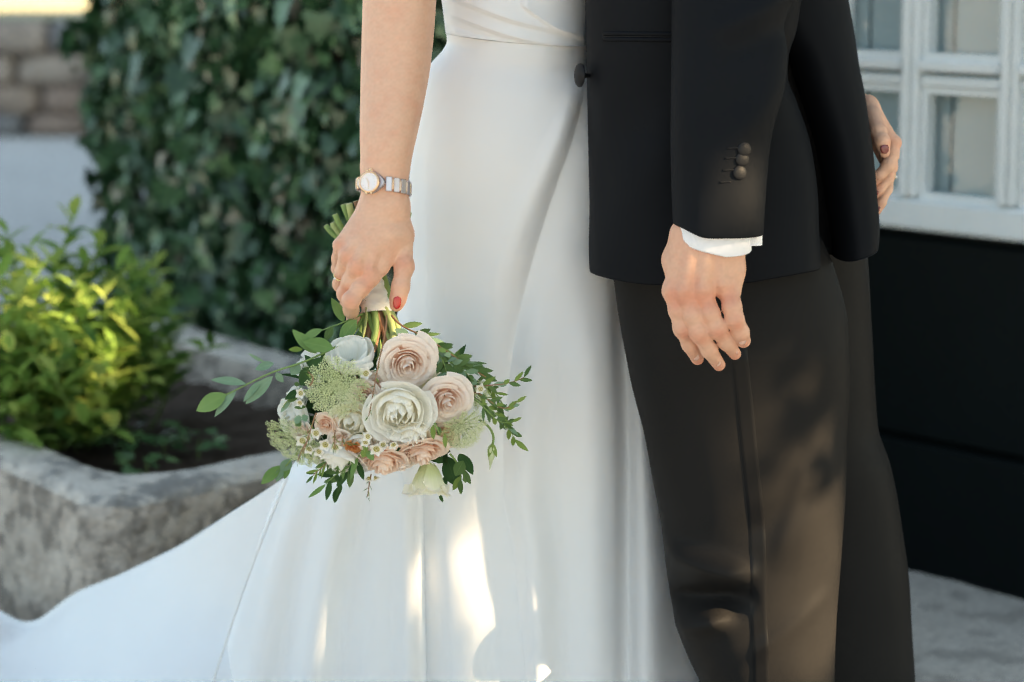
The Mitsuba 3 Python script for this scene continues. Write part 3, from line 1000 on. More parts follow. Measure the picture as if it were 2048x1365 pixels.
l_index = PL([(1787, 286, .165, 14), (1785, 312, .160, 13), (1774, 334, .152, 12.5), (1757, 353, .148, 11.5), (1748, 364, .150, 9.5)])
l_mid = PL([(1784, 304, .190, 13.5), (1783, 335, .182, 12.5), (1773, 360, .170, 12), (1757, 381, .162, 11), (1748, 391, .162, 9)])
l_ring = PL([(1779, 320, .212, 13), (1779, 350, .205, 12), (1774, 378, .192, 11.5), (1762, 406, .180, 10.5), (1753, 425, .178, 8.5)])
l_thumb = PL([(1748, 232, .155, 18), (1757, 262, .128, 15.5), (1765, 284, .116, 14.5), (1769, 305, .112, 11.5)])
l_kn = [rcone(at(x, y, d + LY), at(x, y + 2, d + LY), q * PX, q * PX) for x, y, d, q in ((1792, 284, .165, 11), (1788, 302, .188, 10), (1766, 282, .112, 12), (1778, 330, .152, 11))]
lfine = body([(larm, 0.01), (lpalm, 0.010), (l_index, 0.004), (l_mid, 0.004), (l_ring, 0.004), (l_thumb, 0.005), (l_kn, 0.002)], 0.0020, [0, 0.012, 0.002, 0.002, 0.002, 0.003, 0.005])

# the rest of her, mostly above the picture
BX, BY = -0.005, 0.15
core = chain([[BX, BY, 0.92], [BX, BY, 1.08], [BX, BY, 1.24], [BX, BY, 1.34]], [0.085, 0.070, 0.080, 0.085]) + \
    chain([[BX - .14, BY, 1.37], [BX + .15, BY + .02, 1.37]], [0.052, 0.052]) + chain([[BX, BY + .01, 1.36], [BX + .01, BY - .005, 1.47]], [0.055, 0.050])
head = chain([[BX + .01, BY + .01, 1.60], [BX + .015, BY - .012, 1.53]], [0.086, 0.062]) + chain([[BX + .03, BY - .085, 1.575], [BX + .034, BY - .098, 1.548]], [0.010, 0.014]) + \
    chain([[BX + .024, BY - .055, 1.495], [BX + .022, BY - .05, 1.49]], [0.032, 0.030]) + chain([[BX - .075, BY + .01, 1.565], [BX - .073, BY + .01, 1.545]], [0.018, 0.012])
uarm = chain([at(812, -380, 0.042), np.array([BX - .15, BY - .02, 1.36])], [0.044, 0.050]) + chain([[BX + .15, BY + .02, 1.36], [0.22, 0.21, 1.34]], [0.05, 0.042])
coarse = body([(core, 0.03), (head, 0.02), (uarm, 0.02)], 0.008, [0, 0.02, 0.02])


def skin_colour(v, base, red, spots, seed):
    c = np.tile(np.array(base), (len(v), 1))
    m = 0.35 * sst(0.45, 0.8, meshkit.fbm(v * 42, 3, seed)) + 0.20 * sst(0.35, 0.75, meshkit.fbm(v * 150, 2, seed + 3))
    for p, r_ in spots:
        m = m + 0.85 * np.exp(-((v - p) ** 2).sum(1) / r_ ** 2)
    m = np.clip(m, 0, 1)[:, None]
    c = c * (1 - m) + np.array(red) * m
    return c * (0.95 + 0.10 * meshkit.noise(v * 380, seed + 5))[:, None]


def creases(v, joints, depth=0.00055):
    """The small folds of skin over the finger joints."""
    v = v.copy()
    for J, ax_, r_ in joints:
        d = v - J
        s = d @ unit(ax_)
        w = np.exp(-(d ** 2).sum(1) / r_ ** 2)
        rad = d - s[:, None] * unit(ax_)
        v -= rad / (np.linalg.norm(rad, axis=1, keepdims=True) + 1e-9) * (depth * w * (0.5 + 0.5 * np.cos(2 * np.pi * s / 0.0042)))[:, None]
    return v


def spots_of(lst, k=1.0):
    return [(at(x, y, d), r_ * PX * k) for x, y, d, r_ in lst]


fv = creases(fine[0], [(at(701, 602, -.11), at(706, 638, -.06) - at(722, 576, -.106), .012), (at(690, 588, -.086), at(695, 608, -.056) - at(699, 564, -.095), .011), (at(802, 572, -.09), at(796, 598, -.092) - at(808, 535, -.082), .013)])
bm = cat_mesh([(fv, fine[1]), lfine, coarse])
bs = spots_of([(740, 551, -.112, 20), (711, 536, -.115, 18), (691, 514, -.106, 15), (678, 491, -.09, 14), (701, 602, -.122, 17), (690, 588, -.10, 15), (707, 638, -.058, 14), (795, 605, -.095, 18), (809, 530, -.092, 16), (730, 575, -.11, 14)]) + \
    [(p + [0, LY, 0], r_) for p, r_ in spots_of([(1792, 284, .16, 18), (1766, 282, .11, 15), (1748, 362, .15, 14), (1748, 389, .16, 14), (1754, 424, .178, 15), (1768, 308, .112, 14)])]
add('body', bm, 'skin', BR, color=skin_colour(bm[0], (0.725, 0.445, 0.305), (0.70, 0.335, 0.215), bs, 3))
hairv, hairf = body([(chain([[BX + .01, BY + .035, 1.625], [BX + .01, BY + .06, 1.56]], [0.092, 0.075]) + chain([[BX, BY + .13, 1.57], [BX, BY + .14, 1.55]], [0.05, 0.05]), 0.02)], 0.008, 0)
add('hair', (hairv, hairf), 'hair_dark', BR)


def nail(px, py, y, along_, normal, length, width, key, parent):
    """A fingernail: a curved plate, rounded at both ends."""
    nu, nv = 9, 11
    v = []
    for j in range(nv):
        t = j / (nv - 1) * 2 - 1
        w = width / 2 * (1 - abs(t) ** 5 * 0.75) * (1 - 0.08 * t)
        for i in range(nu):
            s = i / (nu - 1) * 2 - 1
            v.append((t * length / 2, s * w, -0.0011 * (s * s) * (width / 0.009) - 0.0005 * t * t))
    v = np.array(v)
    f = grid_faces(nu, nv)
    top = v.copy(); bot = v - [0, 0, 0.0016]
    n = len(v)
    edge = [j * nu for j in range(nv)] + [(nv - 1) * nu + i for i in range(1, nu)] + [j * nu + nu - 1 for j in range(nv - 2, -1, -1)] + list(range(nu - 2, 0, -1))
    e = np.array(edge); e2 = np.roll(e, -1)
    side = np.stack([e, e2, e2 + n, e + n], 1)
    R = orient(along_, normal)
    V = np.vstack([top, bot]) @ R.T + at(px, py, y)
    return add('fingernail', (V, np.vstack([f, side])), key, parent, smooth=50)


nail(793.5, 606, -0.1034, [-0.10, 0.03, -1], [-0.16, -1, -0.02], 25 * PX, 15 * PX, 'nail_red', BR)
nail(1770.5, 299, 0.1035 + LY, [0.16, 0.05, -1], [0.22, -1, 0.02], 19 * PX, 17 * PX, 'nail_dark', BR)
nail(1753, 361, 0.1455 + LY, [-0.6, 0, -0.75], [0.45, -0.75, -0.5], 11 * PX, 9 * PX, 'nail_dark', BR)
nail(1755, 388, 0.1535 + LY, [-0.55, 0, -0.8], [0.55, -0.7, -0.5], 11 * PX, 9 * PX, 'nail_dark', BR)
nail(1760, 420, 0.1740 + LY, [-0.35, 0, -0.9], [0.85, -0.4, -0.25], 13 * PX, 9 * PX, 'nail_dark', BR)

# rings
def ring(c, axis, R_, r_, stone, key, lab, up):
    t = np.linspace(0, 2 * np.pi, 41)[:-1]
    Fm = frame(axis)
    rings_ = []
    for a in t:
        d = math.cos(a) * Fm[:, 0] + math.sin(a) * Fm[:, 1]
        s = np.linspace(0, 2 * np.pi, 11)[:-1]
        rings_.append(c + d * R_ + r_ * (np.cos(s)[:, None] * d + np.sin(s)[:, None] * Fm[:, 2]))
    v = np.array(rings_).reshape(-1, 3)
    q = grid_faces(10, 40, True)
    last = np.stack([390 + np.arange(10), 390 + (np.arange(10) + 1) % 10, (np.arange(10) + 1) % 10, np.arange(10)], 1)
    k = thing('ring', lab, 'ring')
    add('band', (v, np.vstack([q, last])), key, k)
    u = unit(np.asarray(up) - Fm[:, 2] * (np.asarray(up) @ Fm[:, 2]))
    m = trimesh.creation.icosphere(subdivisions=1, radius=stone)
    add('stone', (np.asarray(m.vertices) * [1, 1, 1] + c + u * (R_ + stone * 0.5), np.asarray(m.faces)), 'crystal', k, smooth=False)
    for s in (-1, 1):
        add('prong', tube([c + u * R_ + Fm[:, 2] * s * stone, c + u * (R_ + stone * 1.2) + Fm[:, 2] * s * stone * 0.7], 0.0006, 6), key, k)


ring(at(682.5, 551, -0.079), at(679, 569, -.066) - at(684, 544, -.082), 14.2 * PX, 0.0010, 0.0017, 'gold_yellow', 'gold ring with a small stone on the hand that holds the bouquet', [-0.5, -1, 0.3])
ring(at(1778.5, 354, 0.2035 + LY), at(1774, 378, .192) - at(1779, 350, .205), 12.6 * PX, 0.0010, 0.0020, 'gold_yellow', "gold ring with a cluster stone on the hand behind the groom's back", [1, -0.3, 0.1])

# wristwatch
WA = thing('wristwatch', 'steel and rose gold wristwatch with a pearly dial on the wrist of the bride', 'watch')
wc = at(767, 374, -0.0625)
wax = unit(at(769, 300, -0.05) - at(766, 412, -0.067))      # along the forearm
wx = unit(np.array([1, 0, 0]) - wax * wax[0]); wy = np.cross(wax, wx)
if wy[1] > 0:
    wy = -wy                                             # towards the camera
RX, RYW = 0.0315, 0.0268


def wrist(a, off=0.0, up=0.0):
    """A point round the wrist (degrees from the camera side, to the right positive), off from the skin, up along the arm."""
    t = math.radians(a)
    p = np.array([math.sin(t) * (RX + off), math.cos(t) * (RYW + off)])
    n = unit([math.sin(t) / RX, math.cos(t) / RYW])
    return wc + wx * p[0] + wy * p[1] + wax * (up - 0.0023 * math.sin(t)), wx * n[0] + wy * n[1]


def disc(c, n_, r0, h, prof, sides=40, start=0.0, squash=None):
    """A turned piece about the axis n_: prof = [(radius, height)]."""
    Fm = np.stack([unit(np.cross(wax, n_)), wax, n_], 1)
    ang = start + np.arange(sides) * 2 * np.pi / sides
    rr = [[(r_ * math.cos(a) * (squash or 1), r_ * math.sin(a), z_) for a in ang] for r_, z_ in prof]
    return loft(np.array(rr) @ Fm.T + c)


CA = -25
cc_, cn = wrist(CA, 0.0012)
cn = unit(cn)
# case: a barrel shape, wider across the arm, tapering to the lugs
Fm = np.stack([unit(np.cross(wax, cn)), wax, cn], 1)
prof = []
for hz, k in ((-0.0010, 0.90), (0.0012, 1.0), (0.0040, 1.0), (0.0056, 0.93)):
    rg = []
    for a in np.radians(np.arange(0, 360, 5)):
        c_, s_ = math.cos(a), math.sin(a)
        rad = 0.0146 + 0.0040 * abs(c_) ** 5
        rg.append((rad * c_ * k, max(-0.0141, min(0.0141, rad * s_)) * k * (1 - 0.18 * abs(c_) ** 3), hz - 0.0032 * abs(c_) ** 3))
    prof.append(rg)
CASE = add('case', loft(np.array(prof) @ Fm.T + cc_), 'steel', WA, smooth=40)
add('bezel', disc(cc_ + cn * 0.0054, cn, 0, 0, [(0.0109, 0.0), (0.0138, 0.0), (0.0137, 0.0010), (0.0124, 0.0019), (0.0112, 0.0016), (0.0110, 0.0004)]), 'gold', WA, smooth=50)
add('dial', disc(cc_ + cn * 0.0058, cn, 0, 0, [(0.0109, 0.0), (0.0109, 0.0006)]), 'pearl', WA, smooth=30)
for a, l, w in ((128, 0.0062, 0.0006), (-92, 0.0082, 0.0005)):
    d_ = math.cos(math.radians(a)) * Fm[:, 0] + math.sin(math.radians(a)) * Fm[:, 1]
    add('hand', tube([cc_ + cn * 0.0069 - d_ * 0.001, cc_ + cn * 0.0069 + d_ * l], w, 6), 'gold', WA)
ms = []
for k in range(12):
    a = math.radians(30 * k)
    d_ = math.cos(a) * Fm[:, 0] + math.sin(a) * Fm[:, 1]
    ms.append(tube([cc_ + cn * 0.0066 + d_ * 0.0074, cc_ + cn * 0.0066 + d_ * 0.0086], 0.00035, 5))
add('hour_marker', cat_mesh(ms), 'gold', WA, kind='stuff')
add('crown', tube([cc_ + cn * 0.0022 + wax * 0.0136, cc_ + cn * 0.0022 + wax * 0.0168], 0.0023, 12), 'gold', WA, smooth=40)
for s in (-1, 1):
    for q in (-0.0032, 0.0032):
        add('claw', box(cc_ + cn * 0.0058 + wax * s * 0.0136 + Fm[:, 0] * q, [0.0030, 0.0030, 0.0022], Fm, 0.0005), 'gold', WA, smooth=30)
gc, gn = wrist(CA - 37, 0.0022)
add('link', box(gc, [0.0040, 0.0150, 0.0026], np.stack([unit(np.cross(wax, gn)), wax, gn], 1), 0.0005), 'gold', WA, smooth=30)
BRC = part(WA, 'bracelet')
a = CA + 39
i = 0
while a < 292:
    c_, n_ = wrist(a, 0.0016)
    n_ = unit(n_)
    F2 = np.stack([unit(np.cross(wax, n_)), wax, n_], 1)
    loc = math.hypot(RX * math.cos(math.radians(a)), RYW * math.sin(math.radians(a)))
    w = 0.0074
    wid = 0.0178 - 0.00018 * min(i, 20) * 1.4
    add('link', box(c_, [w, wid, 0.0022], F2, 0.0005), 'steel', BRC, smooth=30)
    a2 = a + math.degrees(w / 2 / loc) + 2.0
    c2, n2 = wrist(a2, 0.0019); n2 = unit(n2)
    add('gold_bar', tube([c2 - wax * wid * 0.34, c2 + wax * wid * 0.34], 0.0015, 8), 'gold', BRC)
    a = a2 + 2.2 + math.degrees(w / 2 / loc)
    i += 1

# ---- the gown
sil_l = [(-40, 878), (0, 886), (40, 891), (66, 894), (85, 886), (105, 869), (130, 850), (180, 838), (250, 829), (330, 821), (420, 815), (500, 813), (560, 806), (640, 792), (760, 738), (860, 652), (960, 566), (1080, 520), (1200, 478), (1365, 424)]
YC = lambda z: np.interp(z, [0.0, 0.3, 0.7, 0.95, 1.1, 1.5], [0.38, 0.30, 0.205, 0.170, 0.15, 0.15])
lz = [(at(px, py, float(YC(1.1 - py * PX)))[2], at(px, py, float(YC(1.1 - py * PX)))[0]) for py, px in sil_l]
lz += [(0.0, -0.52), (0.15, -0.44)]
XL = curve(lz)
XR = curve([(1.22, 0.115), (1.10, 0.10), (1.04, 0.125), (0.95, 0.155), (0.8, 0.175), (0.6, 0.21), (0.4, 0.27), (0.3, 0.30), (0.0, 0.40)])
BF = curve([(1.22, 0.115), (1.10, 0.098), (1.05, 0.115), (0.95, 0.142), (0.8, 0.16), (0.6, 0.19), (0.4, 0.235), (0.3, 0.26), (0.0, 0.34)])


def line(pts):
    """A fold's course: x as a function of z, from points read off the gown."""
    w = [at(px, py, 0.02) for px, py in pts]
    return curve([(p[2], p[0]) for p in w])


def zz(py):
    return float(at(1024, py, 0.02)[2])


seam = line([(1180, 110), (1172, 160), (1150, 255), (1126, 335), (1097, 420), (1068, 515), (1046, 600), (1028, 690), (1014, 800), (1006, 900), (1008, 1000), (1024, 1090), (1036, 1200), (1052, 1365), (1060, 1500)])
ridge = line([(1180, 130), (1165, 255), (1140, 360), (1112, 480), (1088, 600), (1066, 760), (1050, 900), (1050, 1000), (1066, 1120), (1080, 1365), (1090, 1600)])
groove = line([(1235, 500), (1250, 700), (1258, 830), (1262, 1000), (1262, 1365), (1264, 1600)])
fold_c = line([(850, 700), (846, 900), (843, 1000), (846, 1150), (850, 1365), (853, 1600)])
fold_e = line([(770, 850), (735, 1000), (700, 1150), (672, 1365), (650, 1600)])
fold_f = line([(700, 850), (640, 1000), (600, 1150), (560, 1365), (530, 1600)])
fold_g = line([(945, 800), (955, 1000), (975, 1200), (990, 1365), (1000, 1600)])
soft_h = line([(835, 200), (826, 420), (828, 600), (845, 760), (850, 800)])
soft_i = line([(905, 150), (890, 300), (880, 480), (890, 700), (900, 900)])


def folds(X, Z):
    F = np.zeros_like(X)
    low = sst(zz(560), zz(1100), -Z * 1.0) if False else sst(-zz(620), -zz(1150), -Z)
    up = sst(-zz(110), -zz(260), -Z)
    s = X - seam(Z)
    wid = 0.007 + 0.011 * sst(-zz(150), -zz(700), -Z)
    dep = (0.017 + 0.004 * low) * up * (1 - 0.55 * sst(-zz(760), -zz(1050), -Z))
    F += dep * np.where(s < 0, np.exp(s / (0.75 * wid)), np.exp(-np.abs(s) / 0.11))          # the wrap's edge: the layer under it lies deeper
    F -= (0.006 * up) * np.exp(-((s + 2.2 * wid) / (1.6 * wid)) ** 2)
    s = X - ridge(Z)
    F -= (0.010 + 0.012 * low) * sst(-zz(420), -zz(800), -Z) * np.exp(-(s / 0.026) ** 2)
    s = X - groove(Z)
    g = sst(-zz(500), -zz(820), -Z)
    F += g * (0.030 * np.exp(-(s / 0.011) ** 2) - 0.012 * np.exp(-((s - 0.032) / 0.022) ** 2) - 0.016 * np.exp(-((s + 0.045) / 0.034) ** 2))
    s = X - fold_c(Z)
    g = sst(-zz(850), -zz(1100), -Z)
    F += g * np.where(s > 0, 0.030 * np.exp(-s / 0.028), 0.030 * np.exp(s / 0.006))
    F -= g * 0.012 * np.exp(-((s + 0.022) / 0.016) ** 2)
    for fl, a, w, z0, z1 in ((fold_e, 0.024, 0.024, 850, 1200), (fold_f, 0.022, 0.026, 850, 1200), (fold_g, 0.014, 0.030, 850, 1200)):
        s = X - fl(Z)
        g = sst(-zz(z0), -zz(z1), -Z)
        F += g * (a * np.exp(-(s / w) ** 2) - 0.7 * a * np.exp(-((s + 1.7 * w) / (1.1 * w)) ** 2))
    F += 0.008 * sst(-zz(200), -zz(420), -Z) * (1 - 0.6 * low) * np.exp(-((X - soft_h(Z)) / 0.012) ** 2)
    F -= 0.006 * sst(-zz(150), -zz(300), -Z) * (1 - low) * np.exp(-((X - soft_i(Z)) / 0.03) ** 2)
    return F


def bodice_folds(X, Z):
    """Draped pleats across the waist, dropping to the right."""
    F = np.zeros_like(X)
    for (x0, y0, x1, y1, a, w) in ((892, 20, 1180, 66, 0.0075, 0.0065), (892, 56, 1180, 92, 0.0075, 0.006), (892, -16, 1180, 40, 0.007, 0.008), (1040, -12, 1180, 50, 0.008, 0.005), (892, 40, 1180, 76, -0.004, 0.008)):
        pa_, pb_ = at(x0, y0, 0.04), at(x1, y1, 0.04)
        t = np.clip((X - pa_[0]) / (pb_[0] - pa_[0]), -0.4, 1.3)
        zc = pa_[2] + (pb_[2] - pa_[2]) * t - 0.006 * np.sin(np.pi * np.clip(t, 0, 1))
        d = Z - zc
        F += a * np.where(d > 0, np.exp(-(d / (w * 2.4))), np.exp(-(d / (w * 0.45)) ** 2)) * np.clip((X - pa_[0]) / 0.01, 0, 1) * (0.55 + 0.45 * meshkit.noise(np.stack([X * 30, Z * 0 + a * 900, X * 0], -1)))
    return -F


WZ = lambda X: np.interp(X, [at(893, 0, .04)[0], at(1020, 0, .04)[0], at(1172, 0, .04)[0]], [at(893, 70, .04)[2], at(1020, 84, .04)[2], at(1172, 95, .04)[2]])
th = np.concatenate([np.linspace(-np.pi, -0.25, 60)[:-1], np.linspace(-0.25, np.pi + 0.25, 520)[:-1], np.linspace(np.pi + 0.25, 2 * np.pi - np.pi, 2)[:0]])
th = np.concatenate([np.linspace(-0.2, np.pi + 0.2, 760)[:-1], np.linspace(np.pi + 0.2, 2 * np.pi - 0.2, 70)[:-1]])


def gown(z0, z1, n, fold, offset=0.0):
    zs_ = np.linspace(z0, z1, n)
    rings_ = []
    for z_ in zs_:
        xl, xr, yc, b = float(XL(z_)), float(XR(z_)), float(YC(z_)), float(BF(z_))
        xc, a_ = (xl + xr) / 2, (xr - xl) / 2
        c, s = np.cos(th), np.sin(th)
        ex = 0.86
        X = xc - (a_ + offset) * np.sign(c) * np.abs(c) ** ex
        Y = yc - (b + offset) * np.sign(s) * np.abs(s) ** ex * np.where(s > 0, 1, 0.9)
        Zr = np.full_like(X, z_)
        front = np.clip(s * 2.2, 0, 1)
        Y = Y + fold(X, Zr) * front
        rings_.append(np.stack([X, Y, Zr], 1))
    return np.array(rings_)


sk = gown(1.125, 0.012, 330, folds)
# the skirt's top edge follows the waist seam
wz = WZ(sk[0][:, 0]); top = 1.125
for i in range(len(sk)):
    t = i / (len(sk) - 1)
    k = np.clip(1 - t * 6, 0, 1)
    sk[i][:, 2] += (wz - top) * k
DR = add('dress', loft(sk), 'dress_satin', BR)
bo = gown(1.118, 1.345, 150, bodice_folds, 0.0012)
for i in range(len(bo)):
    t = i / (len(bo) - 1)
    bo[i][:, 2] += (WZ(bo[i][:, 0]) - 0.002 - 1.118) * np.clip(1 - t * 1.2, 0, 1)
add('bodice', loft(bo), 'dress_satin', DR)
pp = [[XLp, Yp - 0.0035, Zp] for XLp, Yp, Zp in bo[0][::6]] + [bo[0][0] - [0, 0.0035, 0]]

# the train, thrown out behind her to the far side
E = [at(720, 820, 0.22), at(585, 950, 0.24), at(470, 1030, 0.33), at(350, 1105, 0.50), at(265, 1140, 0.62), at(195, 1168, 0.70), at(120, 1208, 0.80), at(48, 1246, 0.86), at(-5, 1222, 0.90), at(-70, 1205, 0.95), at(-160, 1260, 0.98), at(-260, 1340, 0.96)]
G0 = [np.array(q) for q in ([-0.14, 0.16, 0.50], [-0.27, 0.14, 0.26], [-0.44, 0.08, 0.10], [-0.62, 0.05, 0.03], [-0.74, 0.07, 0.014], [-0.86, 0.12, 0.012], [-0.97, 0.20, 0.012], [-1.07, 0.3, 0.012], [-1.15, 0.4, 0.012], [-1.22, 0.5, 0.012], [-1.3, 0.62, 0.012], [-1.37, 0.72, 0.012])]
nE, nR = 220, 110
Ec, Gc = spline(E, nE), spline(G0, nE)
rows = []
for j in range(nR):
    t = j / (nR - 1)
    if t < 0.22:                                       # behind the crest, down to the ground
        q = t / 0.22
        back = Ec + np.array([-0.01, 0.06, 0])
        p = Ec * q + (1 - q) * np.column_stack([back[:, 0], back[:, 1] + 0.05, np.minimum(0.012 + 0 * back[:, 2], Ec[:, 2])])
        p[:, 2] = Ec[:, 2] * (1 - (1 - q) ** 2) + 0.012 * (1 - q) ** 2
    else:
        q = (t - 0.22) / 0.78
        p = Ec * (1 - q) + Gc * q
        sag = 4 * q * (1 - q)
        p[:, 2] = np.maximum(0.012, p[:, 2] - sag * 0.035 * np.clip(Ec[:, 2] / 0.4, 0.2, 1) + 0.03 * np.exp(-((q - 0.06) / 0.08) ** 2) * 0)
        s = np.linspace(0, 1, nE)
        w = 0.016 * np.sin(s * 17 + q * 5.0) * sag + 0.020 * np.sin(s * 8.5 - q * 3.2 + 0.8) * sag + 0.010 * np.sin(q * 9 + s * 6)
        p[:, 2] = np.maximum(0.012, p[:, 2] + w * np.clip(1.6 - s * 0.6, 0, 1))
    rows.append(p)
V = np.array(rows)
add('train', (V.reshape(-1, 3), grid_faces(nE, nR)), 'dress_satin', DR)
# the stitched edge where the front of the skirt meets the train
hem = [at(575, 955, 0.165), at(540, 1040, 0.17), at(507, 1125, 0.175), at(478, 1205, 0.18), at(450, 1290, 0.185), at(424, 1370, 0.19), at(400, 1450, 0.2)]
add('hem_edge', tube(spline(hem, 60), 0.0022, 6), 'dress_satin', DR)

# ------------------------------------------------------------------ the groom
GO = -0.058                                              # he stands this much nearer than the depths below say


def atg(px, py, y):
    return at(px, py, y + GO)


def P3g(lst):
    return P3([(a_, b_, c_ + GO, r_) for a_, b_, c_, r_ in lst])


GR = thing('person', 'groom in a black tuxedo, his arm hanging beside a satin-striped trouser leg', 'person')
gpalm = []
for a, b in (((1372, 468, -.105, 27), (1346, 582, -.112, 18)), ((1395, 466, -.112, 28), (1373, 588, -.122, 18.5)), ((1425, 466, -.114, 28), (1408, 585, -.124, 18.5)), ((1456, 468, -.108, 27), (1452, 580, -.118, 19.5))):
    gpalm += chain(*P3g([a, b]))
gpalm += chain(*P3g([(1466, 470, -.100, 26), (1466, 540, -.106, 20), (1462, 585, -.110, 19)]))
gpalm += chain(*P3g([(1366, 470, -.092, 25), (1350, 520, -.088, 22), (1352, 575, -.080, 19)]))
g_a = chain(*P3g([(1346, 584, -.113, 18), (1355, 622, -.118, 16.5), (1365, 657, -.118, 15.8), (1380, 690, -.108, 15), (1395, 718, -.094, 12.5)]))
g_b = chain(*P3g([(1373, 590, -.123, 18.5), (1386, 632, -.130, 17), (1398, 666, -.131, 16.2), (1418, 700, -.120, 15.2), (1438, 730, -.102, 12.5)]))
g_c = chain(*P3g([(1408, 588, -.125, 18.5), (1421, 627, -.132, 17), (1434, 658, -.132, 16.2), (1453, 685, -.120, 15), (1470, 708, -.104, 12)]))
g_d = chain(*P3g([(1458, 584, -.120, 19.5), (1464, 615, -.130, 18), (1470, 640, -.132, 17), (1481, 665, -.126, 16), (1487, 682, -.116, 14)]))
g_t = chain(*P3g([(1352, 560, -.080, 19), (1366, 605, -.078, 17), (1380, 650, -.076, 15), (1388, 675, -.076, 12)]))
g_kn = [rcone(atg(x, y, d), atg(x, y + 5, d), q * PX, q * PX) for x, y, d, q in ((1342, 578, -.114, 15), (1370, 585, -.127, 15.5), (1407, 582, -.129, 15.5), (1452, 572, -.123, 15), (1364, 654, -.118, 13.5), (1397, 663, -.131, 14), (1433, 655, -.132, 14))]
g_td = []
for a, b in (((1385, 490, -.125, 6), (1369, 580, -.135, 6)), ((1415, 490, -.128, 6), (1406, 578, -.137, 6)), ((1442, 490, -.124, 5), (1444, 570, -.133, 5))):
    g_td += chain(*P3g([a, b]))
garm = chain([np.array([0.275, 0.02 + GO, 1.38]), atg(1475, -60, -0.03), atg(1448, 250, -0.075), atg(1420, 455, -0.098)], [0.052, 0.046, 0.042, 0.033])
gfine = body([(garm, 0.01), (gpalm, 0.012), (g_td, 0.002), (g_a, 0.005), (g_b, 0.005), (g_c, 0.005), (g_d, 0.005), (g_t, 0.005), (g_kn, 0.001)],
             0.0018, [0, 0.014, 0.012, 0.002, 0.002, 0.002, 0.002, 0.002, 0.008])
GX, GY = 0.27, 0.11 + GO
gcore = chain([[GX - .03, GY, 0.92], [GX - .04, GY, 1.10], [GX - .02, GY, 1.34], [GX + .01, GY, 1.43]], [0.07, 0.07, 0.09, 0.10]) + chain([[GX + .02, GY - .13, 1.46], [GX + .02, GY + .15, 1.46]], [0.06, 0.06]) + \
    chain([[GX + .01, GY, 1.46], [GX - .01, GY, 1.60]], [0.065, 0.058])
ghead = chain([[GX + .005, GY, 1.735], [GX - .02, GY, 1.665]], [0.095, 0.070]) + chain([[GX - .10, GY, 1.70], [GX - .118, GY, 1.672]], [0.010, 0.015]) + chain([[GX - .065, GY, 1.62], [GX - .06, GY, 1.615]], [0.035, 0.033]) + \
    chain([[GX + .01, GY - .088, 1.70], [GX + .01, GY - .086, 1.675]], [0.02, 0.013])
gsh = chain([[GX + .02, GY - .13, 1.45], [0.305, 0.02 + GO, 1.36]], [0.06, 0.052])
gcoarse = body([(gcore, 0.03), (ghead, 0.02), (gsh, 0.02)], 0.009, [0, 0.02, 0.02])
gv = creases(gfine[0], [(atg(x, y, d), np.array(a_), .013) for x, y, d, a_ in ((1365, 657, -.118, (.3, .1, -1)), (1398, 666, -.131, (.45, .1, -1)), (1434, 658, -.132, (.45, .1, -1)), (1470, 640, -.132, (.25, .1, -1)))], 0.0008)
bm = cat_mesh([(gv, gfine[1]), gcoarse])
bs = [(p + [0, GO, 0], r_) for p, r_ in spots_of([(1342, 580, -.125, 22), (1370, 588, -.14, 22), (1407, 585, -.142, 22), (1455, 578, -.138, 20), (1364, 657, -.13, 17), (1397, 666, -.144, 17), (1433, 658, -.145, 17), (1468, 636, -.145, 17), (1392, 715, -.10, 18), (1434, 727, -.11, 18), (1468, 706, -.11, 17), (1486, 683, -.125, 17)])]
add('body', bm, 'skin', GR, color=skin_colour(bm[0], (0.68, 0.395, 0.265), (0.65, 0.29, 0.185), bs, 13))
add('hair', body([(chain([[GX + .03, GY, 1.765], [GX + .05, GY, 1.70]], [0.092, 0.075]), 0.02)], 0.009, 0), 'hair_dark', GR)
for px, py, y, al, no, L_, W_ in ((1391, 716, -.1068, [0.45, 0.4, -0.9], [-0.2, -1, -0.35], 15, 14), (1433, 728, -.1150, [0.5, 0.4, -0.85], [-0.2, -1, -0.3], 16, 15), (1468, 706, -.1160, [0.5, 0.4, -0.85], [-0.2, -1, -0.3], 14, 13), (1484, 685, -.1305, [0.4, 0.4, -0.9], [-0.25, -1, -0.3], 14, 14)):
    nail(px, py, y + GO, al, no, L_ * PX, W_ * PX, 'nail_bare', GR)


def ring_at(xl, xr, yc, b, z_, n=120, ex=0.8, yback=None):
    t = np.linspace(0, 2 * np.pi, n + 1)[:-1]
    c, s = np.cos(t), np.sin(t)
    X = (xl + xr) / 2 - (xr - xl) / 2 * np.sign(c) * np.abs(c) ** ex
    Y = yc + GO - np.where(s > 0, b, yback or b) * np.sign(s) * np.abs(s) ** ex
    return np.column_stack([X, Y, np.full(n, z_) if np.isscalar(z_) else z_])


def wool_noise(p, amp, f=6.0, seed=2):
    return amp * (meshkit.fbm(p * f, 3, seed) - 0.5)


# trousers
YN, YFAR = 0.095, 0.27
near = [(470, 1222, 1640), (540, 1228, 1668), (640, 1240, 1690), (760, 1263, 1694), (850, 1285, 1692), (950, 1304, 1690), (1050, 1322, 1684), (1150, 1335, 1676), (1250, 1354, 1669), (1310, 1376, 1666), (1365, 1402, 1664), (1500, 1430, 1672), (1650, 1440, 1690), (1790, 1436, 1700)]
far = [(470, 1400, 1728), (560, 1400, 1736), (650, 1410, 1742), (760, 1425, 1748), (850, 1440, 1754), (930, 1455, 1779), (1050, 1470, 1801), (1150, 1485, 1815), (1250, 1495, 1820), (1365, 1500, 1826), (1500, 1510, 1835), (1800, 1520, 1842)]


